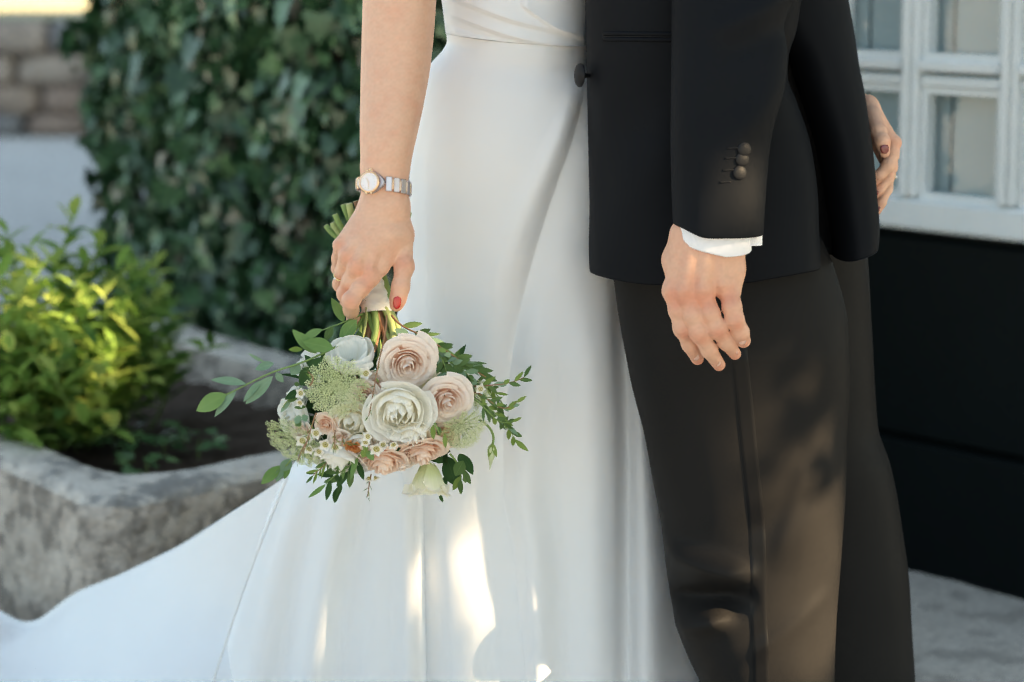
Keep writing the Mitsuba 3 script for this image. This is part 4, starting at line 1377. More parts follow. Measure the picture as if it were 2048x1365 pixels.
def leg_curves(tab, y):
    a = [(atg(l, py, y), atg(r_, py, y)) for py, l, r_ in tab]
    return curve([(p[2], p[0]) for p, _ in a]), curve([(q[2], q[0]) for _, q in a])


def knee_folds(X, Z):
    """Creases that gather in front of the near knee."""
    F = np.zeros_like(X)
    for (x0, y0, x1, y1, a, w) in ((1330, 1118, 1500, 1152, 0.022, 0.016), (1325, 1225, 1490, 1195, -0.030, 0.018), (1340, 1285, 1450, 1230, 0.022, 0.015), (1520, 1300, 1680, 1190, 0.0045, 0.012),
                                   (1500, 1060, 1640, 985, -0.004, 0.02), (1600, 1090, 1680, 900, 0.006, 0.018), (1560, 1100, 1620, 930, 0.005, 0.014)):
        pa_, pb_ = atg(x0, y0, 0.0), atg(x1, y1, 0.0)
        d = np.array([pb_[0] - pa_[0], pb_[2] - pa_[2]]); L2 = d @ d
        t = ((X - pa_[0]) * d[0] + (Z - pa_[2]) * d[1]) / L2
        dist = ((X - pa_[0]) * d[1] - (Z - pa_[2]) * d[0]) / math.sqrt(L2)
        F += a * np.exp(-(dist / w) ** 2) * sst(-0.35, 0.15, t) * (1 - sst(0.75, 1.2, t))
    return F


def leg(tab, y, b, fold, seed):
    l, r_ = leg_curves(tab, y)
    zt, zb_ = atg(0, tab[0][0], y)[2], 0.07
    out = []
    for z_ in np.linspace(zt, zb_, 200):
        rg = ring_at(float(l(z_)), float(r_(z_)), y, b(z_), z_, 200, 0.86)
        n_ = rg - rg.mean(0); n_[:, 2] = 0; n_ /= np.linalg.norm(n_, axis=1, keepdims=True)
        d_ = wool_noise(rg * [1, 1, 0.6], 0.010, 7.0, seed)
        rg = rg + n_ * d_[:, None]
        if fold:
            f_ = fold(rg[:, 0], rg[:, 2]) * np.clip((y + GO - rg[:, 1]) / 0.05, 0, 1)
            rg = rg + np.column_stack([-0.25 * f_, -f_, 0 * f_])
        out.append(rg)
    return np.array(out)


BN = lambda z_: float(np.interp(z_, [0.05, 0.3, 0.5, 0.72, 0.8, 0.9], [0.095, 0.095, 0.098, 0.110, 0.098, 0.085]))
nl = leg(near, YN, BN, knee_folds, 3)
TRZ = part(GR, 'trousers')
add('leg', loft(nl), 'trouser_wool', TRZ)
add('leg', loft(leg(far, YFAR, lambda z_: 0.10, None, 8)), 'trouser_wool', TRZ)
# satin stripe down the outer seam, lying on the cloth
stripe = [(500, 1452), (600, 1450), (700, 1460), (720, 1462), (800, 1471), (900, 1481), (1000, 1492), (1050, 1497), (1100, 1499), (1200, 1500), (1300, 1504), (1365, 1506), (1500, 1508), (1780, 1510)]
sc = curve([(atg(px, py, 0.0)[2], atg(px, py, 0.0)[0]) for py, px in stripe])
sv_ = []
for rg in nl[6:]:
    z_ = rg[0, 2]
    x0 = float(sc(z_))
    fr = rg[(rg[:, 1] < YN + GO)]
    o = np.argsort(fr[:, 0])
    for k in range(9):
        x_ = x0 + 0.0205 * k / 8
        lift = 0.0016 if 0 < k < 8 else 0.0002
        sv_.append((x_, np.interp(x_, fr[o, 0], fr[o, 1]) - lift, z_))
add('side_stripe', (np.array(sv_), grid_faces(9, len(nl) - 6)), 'satin_black', TRZ)
for k, (px, y) in enumerate(((1530, YN), (1640, YFAR))):
    c0 = atg(px, 1790, y)
    pts = [(c0[0] + dx, y + GO + dy, zz_, r_) for dx, dy, zz_, r_ in ((0.10, 0, 0.045, 0.042), (0.02, 0, 0.05, 0.045), (-0.08, 0, 0.038, 0.036), (-0.17, 0, 0.028, 0.026))]
    hull = trimesh.convex.convex_hull(np.vstack([trimesh.creation.icosphere(subdivisions=2, radius=r_).vertices * [1, 1, 1] + [a_, b_, c_] for a_, b_, c_, r_ in pts]))
    v = np.asarray(hull.vertices); v[:, 2] = np.maximum(v[:, 2], 0.004)
    add('shoe', (v, np.asarray(hull.faces)), 'shoe_leather', GR, smooth=50)

# jacket: the front and side, the back flap behind the vent, the sleeve
JF = [(-420, 1178, 1690), (-100, 1174, 1640), (0, 1174, 1600), (60, 1175, 1590), (115, 1176, 1574), (150, 1177, 1572), (200, 1178, 1590), (299, 1180, 1622), (400, 1182, 1634), (480, 1184, 1637), (545, 1187, 1640)]
lj, rj = leg_curves(JF, 0.05)
zt, zb_ = 1.46, atg(0, 545, 0.05)[2]
out = []
for z_ in np.linspace(zt, zb_, 220):
    b = float(np.interp(z_, [0.8, 1.0, 1.2, 1.45], [0.145, 0.130, 0.140, 0.12]))
    rg = ring_at(float(lj(z_)), float(rj(z_)), GY - GO, b, z_, 260, 0.70)
    rt = rg[:, 0] > (rg[:, 0].max() + rg[:, 0].min()) / 2
    rg2 = ring_at(float(lj(z_)), float(rj(z_)), GY - GO, b, z_, 260, 0.40)
    rg[rt] = rg2[rt]
    n_ = rg - rg.mean(0); n_[:, 2] = 0; n_ /= np.linalg.norm(n_, axis=1, keepdims=True)
    # a soft drape from the button down to the pocket side, and the front dart
    X, Z = rg[:, 0], rg[:, 2]
    d_ = 0.010 * np.exp(-((X - (atg(1290, 300, 0)[0] + (Z - 0.95) * 0.45)) / 0.045) ** 2) * sst(-1.06, -0.95, -Z) - 0.004 * np.exp(-((X - atg(1225, 300, 0)[0]) / 0.02) ** 2) * sst(-1.0, -0.9, -Z)
    d_ = d_ + wool_noise(rg * [1, 1, 0.5], 0.012, 7.0, 5)
    rg = rg + n_ * d_[:, None] * np.clip((GY - rg[:, 1]) / 0.05, 0, 1)[:, None]
    # the hem: level in front, rising a little towards the vent
    k = np.clip((zt - z_) / (zt - zb_), 0, 1) ** 6
    rg[:, 2] += k * (0.011 * sst(atg(1450, 0, .05)[0], atg(1640, 0, .05)[0], X) - 0.004 * sst(atg(1187, 0, .05)[0], atg(1300, 0, .05)[0], X) * (1 - sst(atg(1400, 0, .05)[0], atg(1600, 0, .05)[0], X)))
    out.append(rg)
inner = np.array(out[::-1][:1])
# turn the hem in
hem_in = out[-1] - (out[-1] - out[-1].mean(0)) * 0.02 + [0, 0, 0.006]
hem_in2 = out[-1] - (out[-1] - out[-1].mean(0)) * 0.14 + [0, 0, 0.03]
JK = add('jacket', loft(np.array(out + [out[-1] - (out[-1] - out[-1].mean(0)) * 0.008 - [0, 0, 0.0015], hem_in, hem_in2])), 'jacket_wool', GR)
lin = [ring_at(float(lj(z_)) + 0.17, float(rj(z_)) + 0.055, 0.195, 0.075, z_, 40) for z_ in np.linspace(zt, zb_ + 0.012, 40)]
add('lining', loft(np.array(lin)), 'satin_black', JK)
YB = 0.17
JB = [(-420, 1480, 1712), (-100, 1480, 1690), (0, 1490, 1704), (60, 1530, 1714), (114, 1571, 1722), (180, 1597, 1734), (250, 1622, 1743), (299, 1637, 1749), (400, 1655, 1757), (480, 1668, 1761), (525, 1673, 1757)]
lb, rb = leg_curves(JB, 0.10)
zt2, zb2 = 1.44, atg(0, 520, 0.10)[2]
out2 = []
for z_ in np.linspace(zt2, zb2, 160):
    xl, xr = float(lb(z_)), float(rb(z_))
    rg = ring_at(xl, xr, YB, float(np.interp(z_, [0.8, 1.1], [0.135, 0.125])), z_, 120, 0.75)
    X = rg[:, 0]
    n_ = rg - rg.mean(0); n_[:, 2] = 0; n_ /= np.linalg.norm(n_, axis=1, keepdims=True)
    rg = rg + n_ * wool_noise(rg * [1, 1, 0.4], 0.012, 9.0, 6)[:, None]
    k = np.clip((zt2 - z_) / (zt2 - zb2), 0, 1) ** 6
    rg[:, 2] += k * 0.020 * (X - xl) / (xr - xl)
    out2.append(rg)
add('back_flap', loft(np.array(out2 + [out2[-1] - (out2[-1] - out2[-1].mean(0)) * 0.03 + [0, 0, 0.02]])), 'jacket_wool', JK)

SLV = [(-420, 1392, 1620, 0.02), (-150, 1362, 1610, -0.02), (0, 1346, 1582, -0.055), (60, 1345, 1575, -0.062), (110, 1344, 1567, -0.068), (200, 1342, 1552, -0.078), (260, 1342, 1541, -0.084), (340, 1342, 1532, -0.090), (400, 1342, 1527, -0.094), (450, 1342, 1523, -0.097)]
ls, rs = leg_curves([(a_, b_, c_) for a_, b_, c_, _ in SLV], -0.07)
ys = curve([(atg(0, a_, -0.07)[2], d_) for a_, _, _, d_ in SLV])
out3 = []
zt3, zb3 = 1.40, atg(0, 450, -0.07)[2]
for z_ in np.linspace(zt3, zb3, 160):
    rg = ring_at(float(ls(z_)), float(rs(z_)), float(ys(z_)), 0.054, z_, 140, 0.82)
    n_ = rg - rg.mean(0); n_[:, 2] = 0; n_ /= np.linalg.norm(n_, axis=1, keepdims=True)
    X, Z = rg[:, 0], rg[:, 2]
    d_ = wool_noise(rg * [1, 1, 0.6], 0.013, 8.0, 12)
    for (x0, y0, x1, y1, a_, w_) in ((1440, 60, 1580, -10, 0.006, 0.014), (1460, 110, 1580, 60, -0.005, 0.016), (1480, 260, 1560, 150, 0.005, 0.018), (1420, 330, 1540, 210, 0.003, 0.02)):
        pa_, pb_ = atg(x0, y0, -0.12), atg(x1, y1, -0.12)
        dd = np.array([pb_[0] - pa_[0], pb_[2] - pa_[2]]); L2 = dd @ dd
        t = ((X - pa_[0]) * dd[0] + (Z - pa_[2]) * dd[1]) / L2
        dist = ((X - pa_[0]) * dd[1] - (Z - pa_[2]) * dd[0]) / math.sqrt(L2)
        d_ = d_ + a_ * np.exp(-(dist / w_) ** 2) * sst(-0.3, 0.2, t)
    rg = rg + n_ * d_[:, None]
    k = np.clip((zt3 - z_) / (zt3 - zb3), 0, 1) ** 10
    rg[:, 2] -= k * 0.012 * sst(atg(1342, 0, -.07)[0], atg(1410, 0, -.07)[0], X) - k * 0.006
    out3.append(rg)
SL_ = add('sleeve', loft(np.array(out3 + [out3[-1] - (out3[-1] - out3[-1].mean(0)) * 0.02 - [0, 0, 0.0015], out3[-1] - (out3[-1] - out3[-1].mean(0)) * 0.05 + [0, 0, 0.003], out3[-1] - (out3[-1] - out3[-1].mean(0)) * 0.20 + [0, 0, 0.04]])), 'jacket_wool', JK)


def on(rgs, px, py, lift=0.0):
    """The point of a garment's camera side that stands there."""
    y = rgs[0][:, 1].mean() - 0.05
    p = at(px, py, y)
    for _ in range(4):
        i = int(np.argmin([abs(r_[:, 2].mean() - p[2]) for r_ in rgs]))
        r_ = rgs[i]; fr = r_[r_[:, 1] < r_[:, 1].mean()]
        o = np.argsort(fr[:, 0])
        y = float(np.interp(p[0], fr[o, 0], fr[o, 1]))
        p = at(px, py, y)
    return p - [0, lift, 0]


def button(c, n_, r_, parent, name='button'):
    Fm = frame(n_)
    ang = np.arange(28) * 2 * np.pi / 28
    rr = [[(q * math.cos(a) * r_, q * math.sin(a) * r_, h * r_) for a in ang] for q, h in ((0.75, 0.0), (0.98, 0.06), (1.0, 0.16), (0.9, 0.30), (0.6, 0.42), (0.25, 0.47))]
    return add(name, loft(np.array(rr) @ Fm.T + c), 'button_black', parent, smooth=True)


for px, py in ((1488, 299), (1484, 319), (1479, 346)):
    button(on(out3, px, py, -0.001), [0.35, -0.9, 0.1], 0.0088, SL_)
for px, py in ((1466, 297), (1462, 317), (1458, 341), (1452, 365)):
    a_, b_ = on(out3, px - 12, py, 0.0004), on(out3, px + 10, py - 1, 0.0004)
    add('buttonhole', tube(spline([a_, (a_ + b_) / 2, b_], 6), 0.0011, 6), 'button_black', SL_)
bk = atg(1163, 151, 0.045)
Bn = button(bk, [-0.95, -0.35, 0.05], 0.0150, JK)
add('shank', tube([bk + [0.002, 0, 0], atg(1190, 153, 0.075)], 0.003, 8), 'button_black', JK)
# pocket welt
wl = [on(out, px, py, 0.0012) for px, py in ((1208, 73), (1250, 73.5), (1300, 74), (1350, 74.5), (1400, 75))]
wl = spline(wl, 30)
for s_ in (1, -1):
    add('pocket_welt', tube(wl + [0, 0.0012, 0.0034 * s_], 0.0030, 8), 'jacket_wool', JK)
add('pocket_slit', tube(wl + [0, 0.0014, 0], 0.0010, 6), 'button_black', JK)
# shirt cuff, a folded double cuff whose ends stand out at the back
out4 = []
for q, (z0, gr) in enumerate(((0.0, 0), (0.02, 0), (0.045, 0), (0.058, 0), (0.0595, 0.03), (0.055, 0.045), (0.02, 0.05))):
    t = np.linspace(0, 2 * np.pi, 101)[:-1]
    c, s = np.cos(t), np.sin(t)
    top = atg(1428, 430, -0.100)
    X = top[0] - 0.0450 * (1 - gr) * np.sign(c) * np.abs(c) ** 0.85
    Y = top[1] - 0.0400 * (1 - gr) * np.sign(s) * np.abs(s) ** 0.85
    Z = top[2] + 0.016 - z0 + 0.011 * np.clip(-(X - top[0]) / 0.048, -0.25, 1) ** 1 * (z0 / 0.06) + 0.004 * (1 - s) * (z0 > 0)
    out4.append(np.column_stack([X, Y, Z]))
CF = add('shirt_cuff', loft(np.array(out4), caps=False), 'shirt_cotton', GR)
fl = []
for k, (dx, dz) in enumerate(((0.0, 0.0), (0.011, 0.004))):
    pass
tp = atg(1512, 474, -0.108)
cuffs = []
for z_ in np.linspace(0.010, -0.0095, 8):
    rr = [tp + [0.0105 * math.cos(a) * 0.9 - 0.002, 0.012 * math.sin(a), z_] for a in np.linspace(-2.4, 2.4, 26)]
    cuffs.append(rr)
cf = np.array(cuffs)
add('cuff_end', (np.vstack([cf.reshape(-1, 3), (cf - [0.0017, 0, 0]).reshape(-1, 3)]), np.vstack([grid_faces(26, 8), grid_faces(26, 8)[:, ::-1] + 26 * 8])), 'shirt_cotton', CF)

# the shoulders of the jacket and the collar, above the picture
top = np.array([GX + 0.02, GY, 1.44])
sh = chain([top + [0, -0.15, -0.005], top + [0, -0.05, 0.045], top + [0, 0.05, 0.045], top + [0, 0.15, -0.005]], [0.072, 0.075, 0.075, 0.072]) + chain([top + [0.0, -0.15, -0.02], out3[0].mean(0) + [0, 0, -0.05]], [0.078, 0.068]) + \
    chain([top + [-0.06, -0.04, -0.02], top + [-0.06, 0.04, -0.02]], [0.10, 0.10]) + chain([top + [0.06, -0.04, -0.02], top + [0.06, 0.04, -0.02]], [0.10, 0.10])
add('shoulder', body([(sh, 0.04)], 0.008, 0), 'jacket_wool', JK)

# ------------------------------------------------------------------ the bouquet
BQ = thing('bouquet', 'bridal bouquet of white and blush roses with trailing greenery, held upside down', 'bouquet')
rb = np.random.default_rng(77)


def bz(zx, zy, y):
    """A point by the enlarged view in which the bouquet was measured."""
    return at(380 + zx / 2.926, 580 + zy / 2.926, y)


BU = 1 / 2.926 * PX


def petal(o, R, phi, w, ruffle, seed, cup=1.0, nu=11, nv=9, curl=1.0, close=0.0, length=1.0, ci=0.0):
    """One petal about +z, opening o from 0 (bud) to 1 (outermost)."""
    v = np.linspace(0, 1, nv); u = np.linspace(-1, 1, nu)
    U, V = np.meshgrid(u, v)
    edge = 1 - 0.20 * np.abs(U) ** 2.6
    Ve = V * edge * length
    rho = R * ((0.10 + 0.90 * o ** 0.9) * np.sin(np.clip(Ve, 0, 1) * np.pi / 2 * (1.0 - 0.12 * close)) ** 0.75)
    h = R * (-0.62 + (1.02 - 0.62 * o * cup) * Ve ** 1.25)
    rim = np.clip((V - 0.72) / 0.28, 0, 1) ** 2
    rho += R * 0.16 * o * rim * curl
    h -= R * 0.15 * o * rim * curl
    rho *= 1 - ci * np.clip((V - 0.45) / 0.55, 0, 1) ** 1.4
    rho *= 1 + 0.10 * U * (1 - 0.4 * o)
    wid = w * (0.40 + 0.60 * np.sin(np.pi * np.clip(V, 0, 1) ** 0.8 * 0.62))
    ang = phi + U * wid
    R = R * (0.90 + 0.22 * meshkit.noise(np.array([seed * 5.3, 0.5, 0.5])))
    rho *= 0.93 + 0.14 * meshkit.noise(np.array([seed * 2.9, 4.5, 0.5]))
    n = meshkit.noise(np.stack([U * 1.9 + seed * 3.7, V * 1.6, U * 0 + seed], -1)) - 0.5
    n2 = meshkit.noise(np.stack([U * 5.5 + seed * 1.7, V * 2.5, U * 0 + seed * 2.0], -1)) - 0.5
    rho += R * (0.13 * n * V + ruffle * 0.16 * n2 * V ** 2)
    h += R * (0.09 * n * V + ruffle * 0.20 * n2 * V ** 3)
    h -= R * 0.05 * V ** 4 * np.exp(-(U / 0.18) ** 2) * o
    P = np.stack([rho * np.cos(ang), rho * np.sin(ang), h], -1).reshape(-1, 3)
    return (P, grid_faces(nu, nv)), np.stack([U, V], -1).reshape(-1, 2)


def flower(name, c, face, R, key, n=24, kind='rose', seed=0, lab=None, spin=0.0, pale=None):
    r = np.random.default_rng(seed + 100)
    K = part(BQ, name)
    if lab:
        say(K, lab)
    Fm = frame(face)
    for k in range(n):
        t = k / (n - 1)
        if kind == 'rose':
            o = 0.03 + 0.97 * t ** 0.85
            w = 1.5 - 0.75 * t
            args = dict(ruffle=0.25 + 0.3 * t, cup=0.9, curl=1.2, ci=0.35 * max(0.0, 1 - t / 0.6))
        elif kind == 'peony':
            o = 0.20 + 0.80 * t ** 0.95 + r.normal(0, 0.05)
            o = min(1.0, max(0.08, o))
            w = 0.80 + 0.22 * t + r.normal(0, 0.06)
            args = dict(ruffle=0.75 - 0.2 * t, cup=0.66, curl=0.30, ci=0.72 * max(0.0, 1 - t / 0.85))
        elif kind == 'cup':                                # still closed, seen from its side
            o = 0.45 + 0.5 * t
            w = 0.95
            args = dict(ruffle=0.35, cup=0.25, curl=-0.5, close=0.9)
        elif kind == 'bell':
            o = 0.66 + 0.25 * t
            w = 0.85
            args = dict(ruffle=1.5, cup=0.0, curl=1.6, length=1.0)
        (v, f), uv = petal(o, R, spin + k * 2.39996 + r.normal(0, 0.12), w * r.uniform(0.92, 1.08), seed=seed * 13.1 + k, **args)
        if kind == 'bell':
            v = v * [0.80, 0.80, 1.55]
        tilt = r.normal(0, 0.03 + 0.07 * t, 2)
        v = v + np.column_stack([v[:, 2] * tilt[0], v[:, 2] * tilt[1], np.zeros(len(v))])
        b = key if (pale is None or t < 0.55) else pale
        add('petal', (v @ Fm.T + c, f), b, K, smooth=True, uv=uv)
    # the green base under the petals
    base = np.array([[math.cos(a) * q * R, math.sin(a) * q * R, z_ * R] for q, z_ in ((0.03, -0.80), (0.16, -0.70), (0.22, -0.60), (0.12, -0.50)) for a in np.arange(10) * 0.6283])
    add('sepal', loft((base @ Fm.T + c).reshape(4, 10, 3)), 'stem_green', K)
    return K


FL = [  # name, zoom x, zoom y, depth, radius (zoom px), facing, colour, petals, kind, label, outer colour
    ('rose', 1275, 452, -.165, 158, (.10, -1, -.30), 'petal_blush', 30, 'rose', 'blush rose, highest on the right', None),
    ('rose', 1512, 672, -.165, 142, (.22, -1, -.34), 'petal_blush', 27, 'rose', 'blush rose beside the umbel flower', None),
    ('peony', 1225, 738, -.200, 200, (.02, -1, -.36), 'petal_cream', 26, 'peony', 'large cream white peony in the middle', 'petal_white'),
    ('peony', 945, 378, -.140, 168, (-.10, -.55, .9), 'petal_white', 12, 'cup', 'closed white flower just under the stems', None),
    ('peony', 672, 425, -.095, 98, (-.6, -.7, .6), 'petal_white', 12, 'peony', None, None),
    ('rose', 1015, 640, -.150, 100, (-.1, -1, -.05), 'petal_blush', 20, 'rose', None, None),
    ('rose', 1070, 560, -.140, 80, (-.1, -1, .3), 'petal_blush', 16, 'rose', None, None),
    ('peony', 935, 795, -.165, 138, (-.25, -1, -.25), 'petal_cream', 22, 'peony', None, None),
    ('peony', 580, 760, -.120, 142, (-.75, -.75, -.15), 'petal_white', 18, 'peony', 'white flower at the outer side, above the flat umbel', None),
    ('rose', 790, 800, -.160, 68, (-.2, -1, -.3), 'petal_peach', 18, 'rose', None, None),
    ('rose', 1125, 1045, -.165, 150, (-.05, -.62, -.9), 'petal_peach', 26, 'rose', 'peach rose at the lower edge', None),
    ('rose', 1365, 990, -.165, 140, (.15, -.62, -.9), 'petal_peach', 24, 'rose', None, None),
    ('peony', 860, 1035, -.155, 165, (-.3, -.6, -1), 'petal_cream', 18, 'peony', None, 'petal_white'),
    ('peony', 1310, 885, -.180, 130, (.05, -.8, -.7), 'petal_cream', 18, 'peony', None, None),
    ('peony', 1000, 920, -.165, 110, (-.05, -.8, -.7), 'petal_cream', 14, 'peony', None, None),
    ('lisianthus', 1395, 1165, -.135, 150, (.02, -.22, -1), 'petal_bell', 9, 'bell', 'white bell flower hanging lowest', None),
    ('rose', 950, 930, -.178, 46, (.0, -.9, -.6), 'petal_apricot', 10, 'rose', None, None),
    ('rose', 1490, 905, -.130, 110, (.3, -.75, -.7), 'petal_peach', 16, 'rose', None, None),
    ('peony', 700, 900, -.110, 110, (-.4, -.7, -.7), 'petal_white', 14, 'peony', None, None),
    ('peony', 760, 1010, -.120, 120, (-.4, -.6, -.9), 'petal_cream', 16, 'peony', None, 'petal_white'),
    ('rose', 640, 840, -.150, 70, (-.5, -1, -.2), 'petal_blush', 16, 'rose', None, None),
    ('peony', 1010, 1040, -.140, 120, (-.1, -.5, -1), 'petal_cream', 16, 'peony', None, None),
    ('rose', 1240, 1035, -.150, 120, (.05, -.55, -1), 'petal_blush', 18, 'rose', None, None),
    ('peony', 1450, 800, -.120, 100, (.3, -.9, -.2), 'petal_cream', 12, 'peony', None, None),
    ('peony', 1110, 880, -.165, 90, (0, -.9, -.5), 'petal_white', 14, 'peony', None, None),
    ('rose', 880, 900, -.160, 75, (-.2, -.9, -.5), 'petal_blush', 16, 'rose', None, None),
    ('peony', 1420, 560, -.120, 90, (.2, -1, .1), 'petal_cream', 12, 'peony', None, None),
    ('peony', 620, 640, -.110, 80, (-.6, -.9, .1), 'petal_white', 12, 'peony', None, None),
    ('peony', 1180, 560, -.10, 120, (0, -1, 0), 'petal_cream', 12, 'peony', None, None),
]
for i, (nm, x, y_, d, R, fc, key, n, kind, lab, pale) in enumerate(FL):
    flower(nm, bz(x, y_, d) - unit(fc) * R * BU * 0.1, fc, R * BU * 1.0, key, n, kind, i + 1, lab, spin=i * 1.3, pale=pale)

# stems: from the flowers through the hand to their cut ends
TIE = at(752, 602, -0.042)
GRIPP = at(733, 520, -0.036)
ends = [(652, 452, -.02), (665, 446, -.03), (670, 430, -.045), (687, 410, -.03), (698, 408, -.05), (711, 403, -.035), (719, 412, -.02), (664, 452, -.01), (694, 450, -.02), (818, 425, -.03), (813, 412, -.02), (806, 440, -.015), (705, 420, -.01), (730, 410, -.03)]
heads = [(945, 420), (1275, 500), (1520, 640), (1220, 700), (668, 470), (1010, 600), (930, 760), (560, 720), (790, 760), (1130, 900), (1360, 880), (860, 900), (1100, 560), (1180, 560)]
for i, (e, hd) in enumerate(zip(ends, heads)):
    hx, hy = hd
    j = rb.normal(0, 1, 2)
    ang = i * 2.4
    rr = 0.0155 * math.sqrt((i + 0.5) / len(ends))
    off = np.array([math.cos(ang) * rr, math.sin(ang) * rr * 0.75, 0])
    low = bz(np.clip(hx, 960, 1240) * 0.55 + 1095 * 0.45, 300, -0.045 - 0.03 * math.sin(i * 1.7))
    head_p = bz(hx, hy, -0.10)
    e_ = at(*e)
    pts = spline([e_, e_ * 0.35 + (GRIPP + off) * 0.65, GRIPP + off, TIE + off * 1.15, low, head_p], 36)
    rad = rb.uniform(0.0030, 0.0046)
    m = ['stem_green', 'stem_pale', 'stem_green', 'stem_green', 'stem_brown' if i in (5, 8) else 'stem_pale'][i % 5]
    if i == 5:
        m = 'stem_brown'
    st = add('stem', tube(pts, rad, 9), m, BQ)
    ax_ = unit(pts[0] - pts[1])
    add('cut_end', tube([pts[0] - ax_ * 0.0002, pts[0] + ax_ * 0.0007], rad * 0.97, 9), 'stem_cut', st)
    if i % 2 == 0:
        q = pts[4 + i % 3]
        add('node', tube([q - ax_ * 0.003, q, q + ax_ * 0.003], [rad, rad * 1.3, rad], 9), m, st)
# more stems fanning out below the ribbon
for i in range(15):
    x0 = 1015 + 180 * (i + 0.5) / 15
    x1 = 940 + 310 * (i + 0.5) / 15 + rb.normal(0, 18)
    d = rb.uniform(-0.066, -0.035)
    p = spline([bz(1075 + (x0 - 1105) * 0.6, 60, d + 0.004), bz(x0, 135, d), bz(x1, 380, d - 0.035)], 14)
    add('stem', tube(p, rb.choice([0.0011, 0.0016, 0.0034, 0.0042]), 8), rb.choice(['stem_green', 'stem_pale', 'stem_green', 'stem_brown']), BQ)

# the satin ribbon round the handle
rg = []
axr = unit(at(757, 628, -.045) - at(735, 520, -.036))
Fr = frame(axr)
for t in np.linspace(0, 1, 46):
    c = at(735, 520, -.038) * (1 - t) + at(755.5, 626, -.046) * t
    rad = 0.0150 + 0.0070 * t ** 1.5
    a = np.arange(72) * 2 * np.pi / 72
    wr = 0.0010 * np.sin(10.5 * t * np.pi + 0.9 * np.cos(a + 0.6) * 2.2) + 0.0006 * (meshkit.noise(np.column_stack([np.cos(a) * 2, np.sin(a) * 2, a * 0 + t * 9])) - 0.5)
    rr = rad + wr
    slope = 0.0045 * np.cos(a) * t
    rg.append(c + rr[:, None] * (np.cos(a)[:, None] * Fr[:, 0] + 0.9 * np.sin(a)[:, None] * Fr[:, 1]) + slope[:, None] * axr)
rg.append(rg[-1] * 0.97 + rg[-1].mean(0) * 0.03 + axr * 0.0006)
rg.append(rg[-1] * 0.9 + rg[-1].mean(0) * 0.1 - axr * 0.003)
add('ribbon', loft(np.array(rg), caps=False), 'ribbon', BQ)

# greenery
LEAFV = {}


def sprig_leaf(parent, p, d, nrm, length, width, key, droop=0.15, fold=0.25):
    k = (round(width / length, 1), round(droop, 1), round(fold, 1))
    if k not in LEAFV:
        s, u = leaf_shape(1.0, k[0], k[2], k[1], 9, 0.9)
        LEAFV[k] = ply(s, None, smooth=True, uv=u)
    add('leaf', LEAFV[k], key, parent, to_world=mat(orient(d, nrm) * length, p))


def sprig(pts, leaves, key, stem='stem_green', r0=0.0013, lab=None):
    K = part(BQ, 'sprig')
    if lab:
        say(K, lab)
    c = spline(pts, 30)
    add('stem', tube(c, np.linspace(r0, r0 * 0.5, 30), 6), stem, K)
    for lf in leaves:
        p, tip, w, nrm = lf[:4]
        kk = lf[4] if len(lf) > 4 else key
        d = tip - p
        sprig_leaf(K, p, d, nrm, float(np.linalg.norm(d)), w, kk, droop=lf[5] if len(lf) > 5 else 0.15)
    return K


FR = np.array([0, -1, 0.25])


def L(x0, y0, x1, y1, w, d=-.11, key=None, nrm=None, droop=0.12, dd=0.0):
    """A leaf from its base to its tip in the measured view."""
    out_ = [bz(x0, y0, d), bz(x1, y1, d + dd), w * BU, FR + rb.normal(0, 0.25, 3) if nrm is None else np.array(nrm)]
    return out_ + ([key] if key else ['leaf_ruscus']) + [droop]


# long ruscus spray to the left
sprig([bz(1010, 160, -.06), bz(960, 250, -.08), bz(840, 340, -.135), bz(690, 412, -.145), bz(490, 480, -.135), bz(330, 555, -.125), bz(212, 612, -.12)],
      [L(212, 612, 30, 708, 92, -.12, 'leaf_ruscus', [.1, -1, .5]), L(270, 594, 132, 740, 62, -.122, 'leaf_grey', [-.5, -.8, .3]), L(328, 552, 122, 514, 62, -.125, 'leaf_grey', [-.1, -.7, .8]),
       L(424, 528, 300, 652, 46, -.128, 'leaf_grey', [-.5, -.7, .5]), L(484, 505, 318, 672, 78, -.13, 'leaf_grey', [.1, -1, .4]), L(505, 482, 545, 545, 46, -.13, 'leaf_grey'), L(490, 432, 378, 462, 60, -.11, 'leaf_grey', [0, -.8, .6]),
       L(440, 425, 335, 375, 20, -.11, 'leaf_grey'), L(640, 432, 590, 500, 70, -.14, 'leaf_grey'), L(840, 345, 660, 300, 90, -.15, 'leaf_ruscus', [0, -.9, .5]),
       L(740, 372, 602, 235, 78, -.14, 'leaf_ruscus', [.3, -.9, .3]), L(660, 350, 575, 348, 30, -.13, 'leaf_lime'), L(765, 395, 715, 505, 80, -.15, 'leaf_dark'), L(740, 460, 640, 560, 110, -.15, 'leaf_dark', [.2, -1, .2])],
      'leaf_ruscus', 'stem_green', 0.0016, 'long spray of smooth green leaves reaching out over the trough')
sprig([bz(1010, 140, -.075), bz(900, 190, -.085), bz(780, 235, -.08), bz(650, 290, -.08)],
      [L(900, 190, 832, 45, 62, -.085, 'leaf_ruscus', [.5, -.9, .1]), L(775, 232, 645, 290, 54, -.08, 'leaf_ruscus', [0, -.8, .7]), L(835, 215, 788, 300, 44, -.085, 'leaf_myrtle'),
       L(975, 175, 870, 305, 84, -.10, 'leaf_ruscus', [-.2, -1, .2]), L(985, 240, 1000, 300, 40, -.1, 'leaf_myrtle'), L(660, 288, 600, 232, 30, -.08, 'leaf_ruscus')], 'leaf_ruscus', 'stem_green', 0.0011)
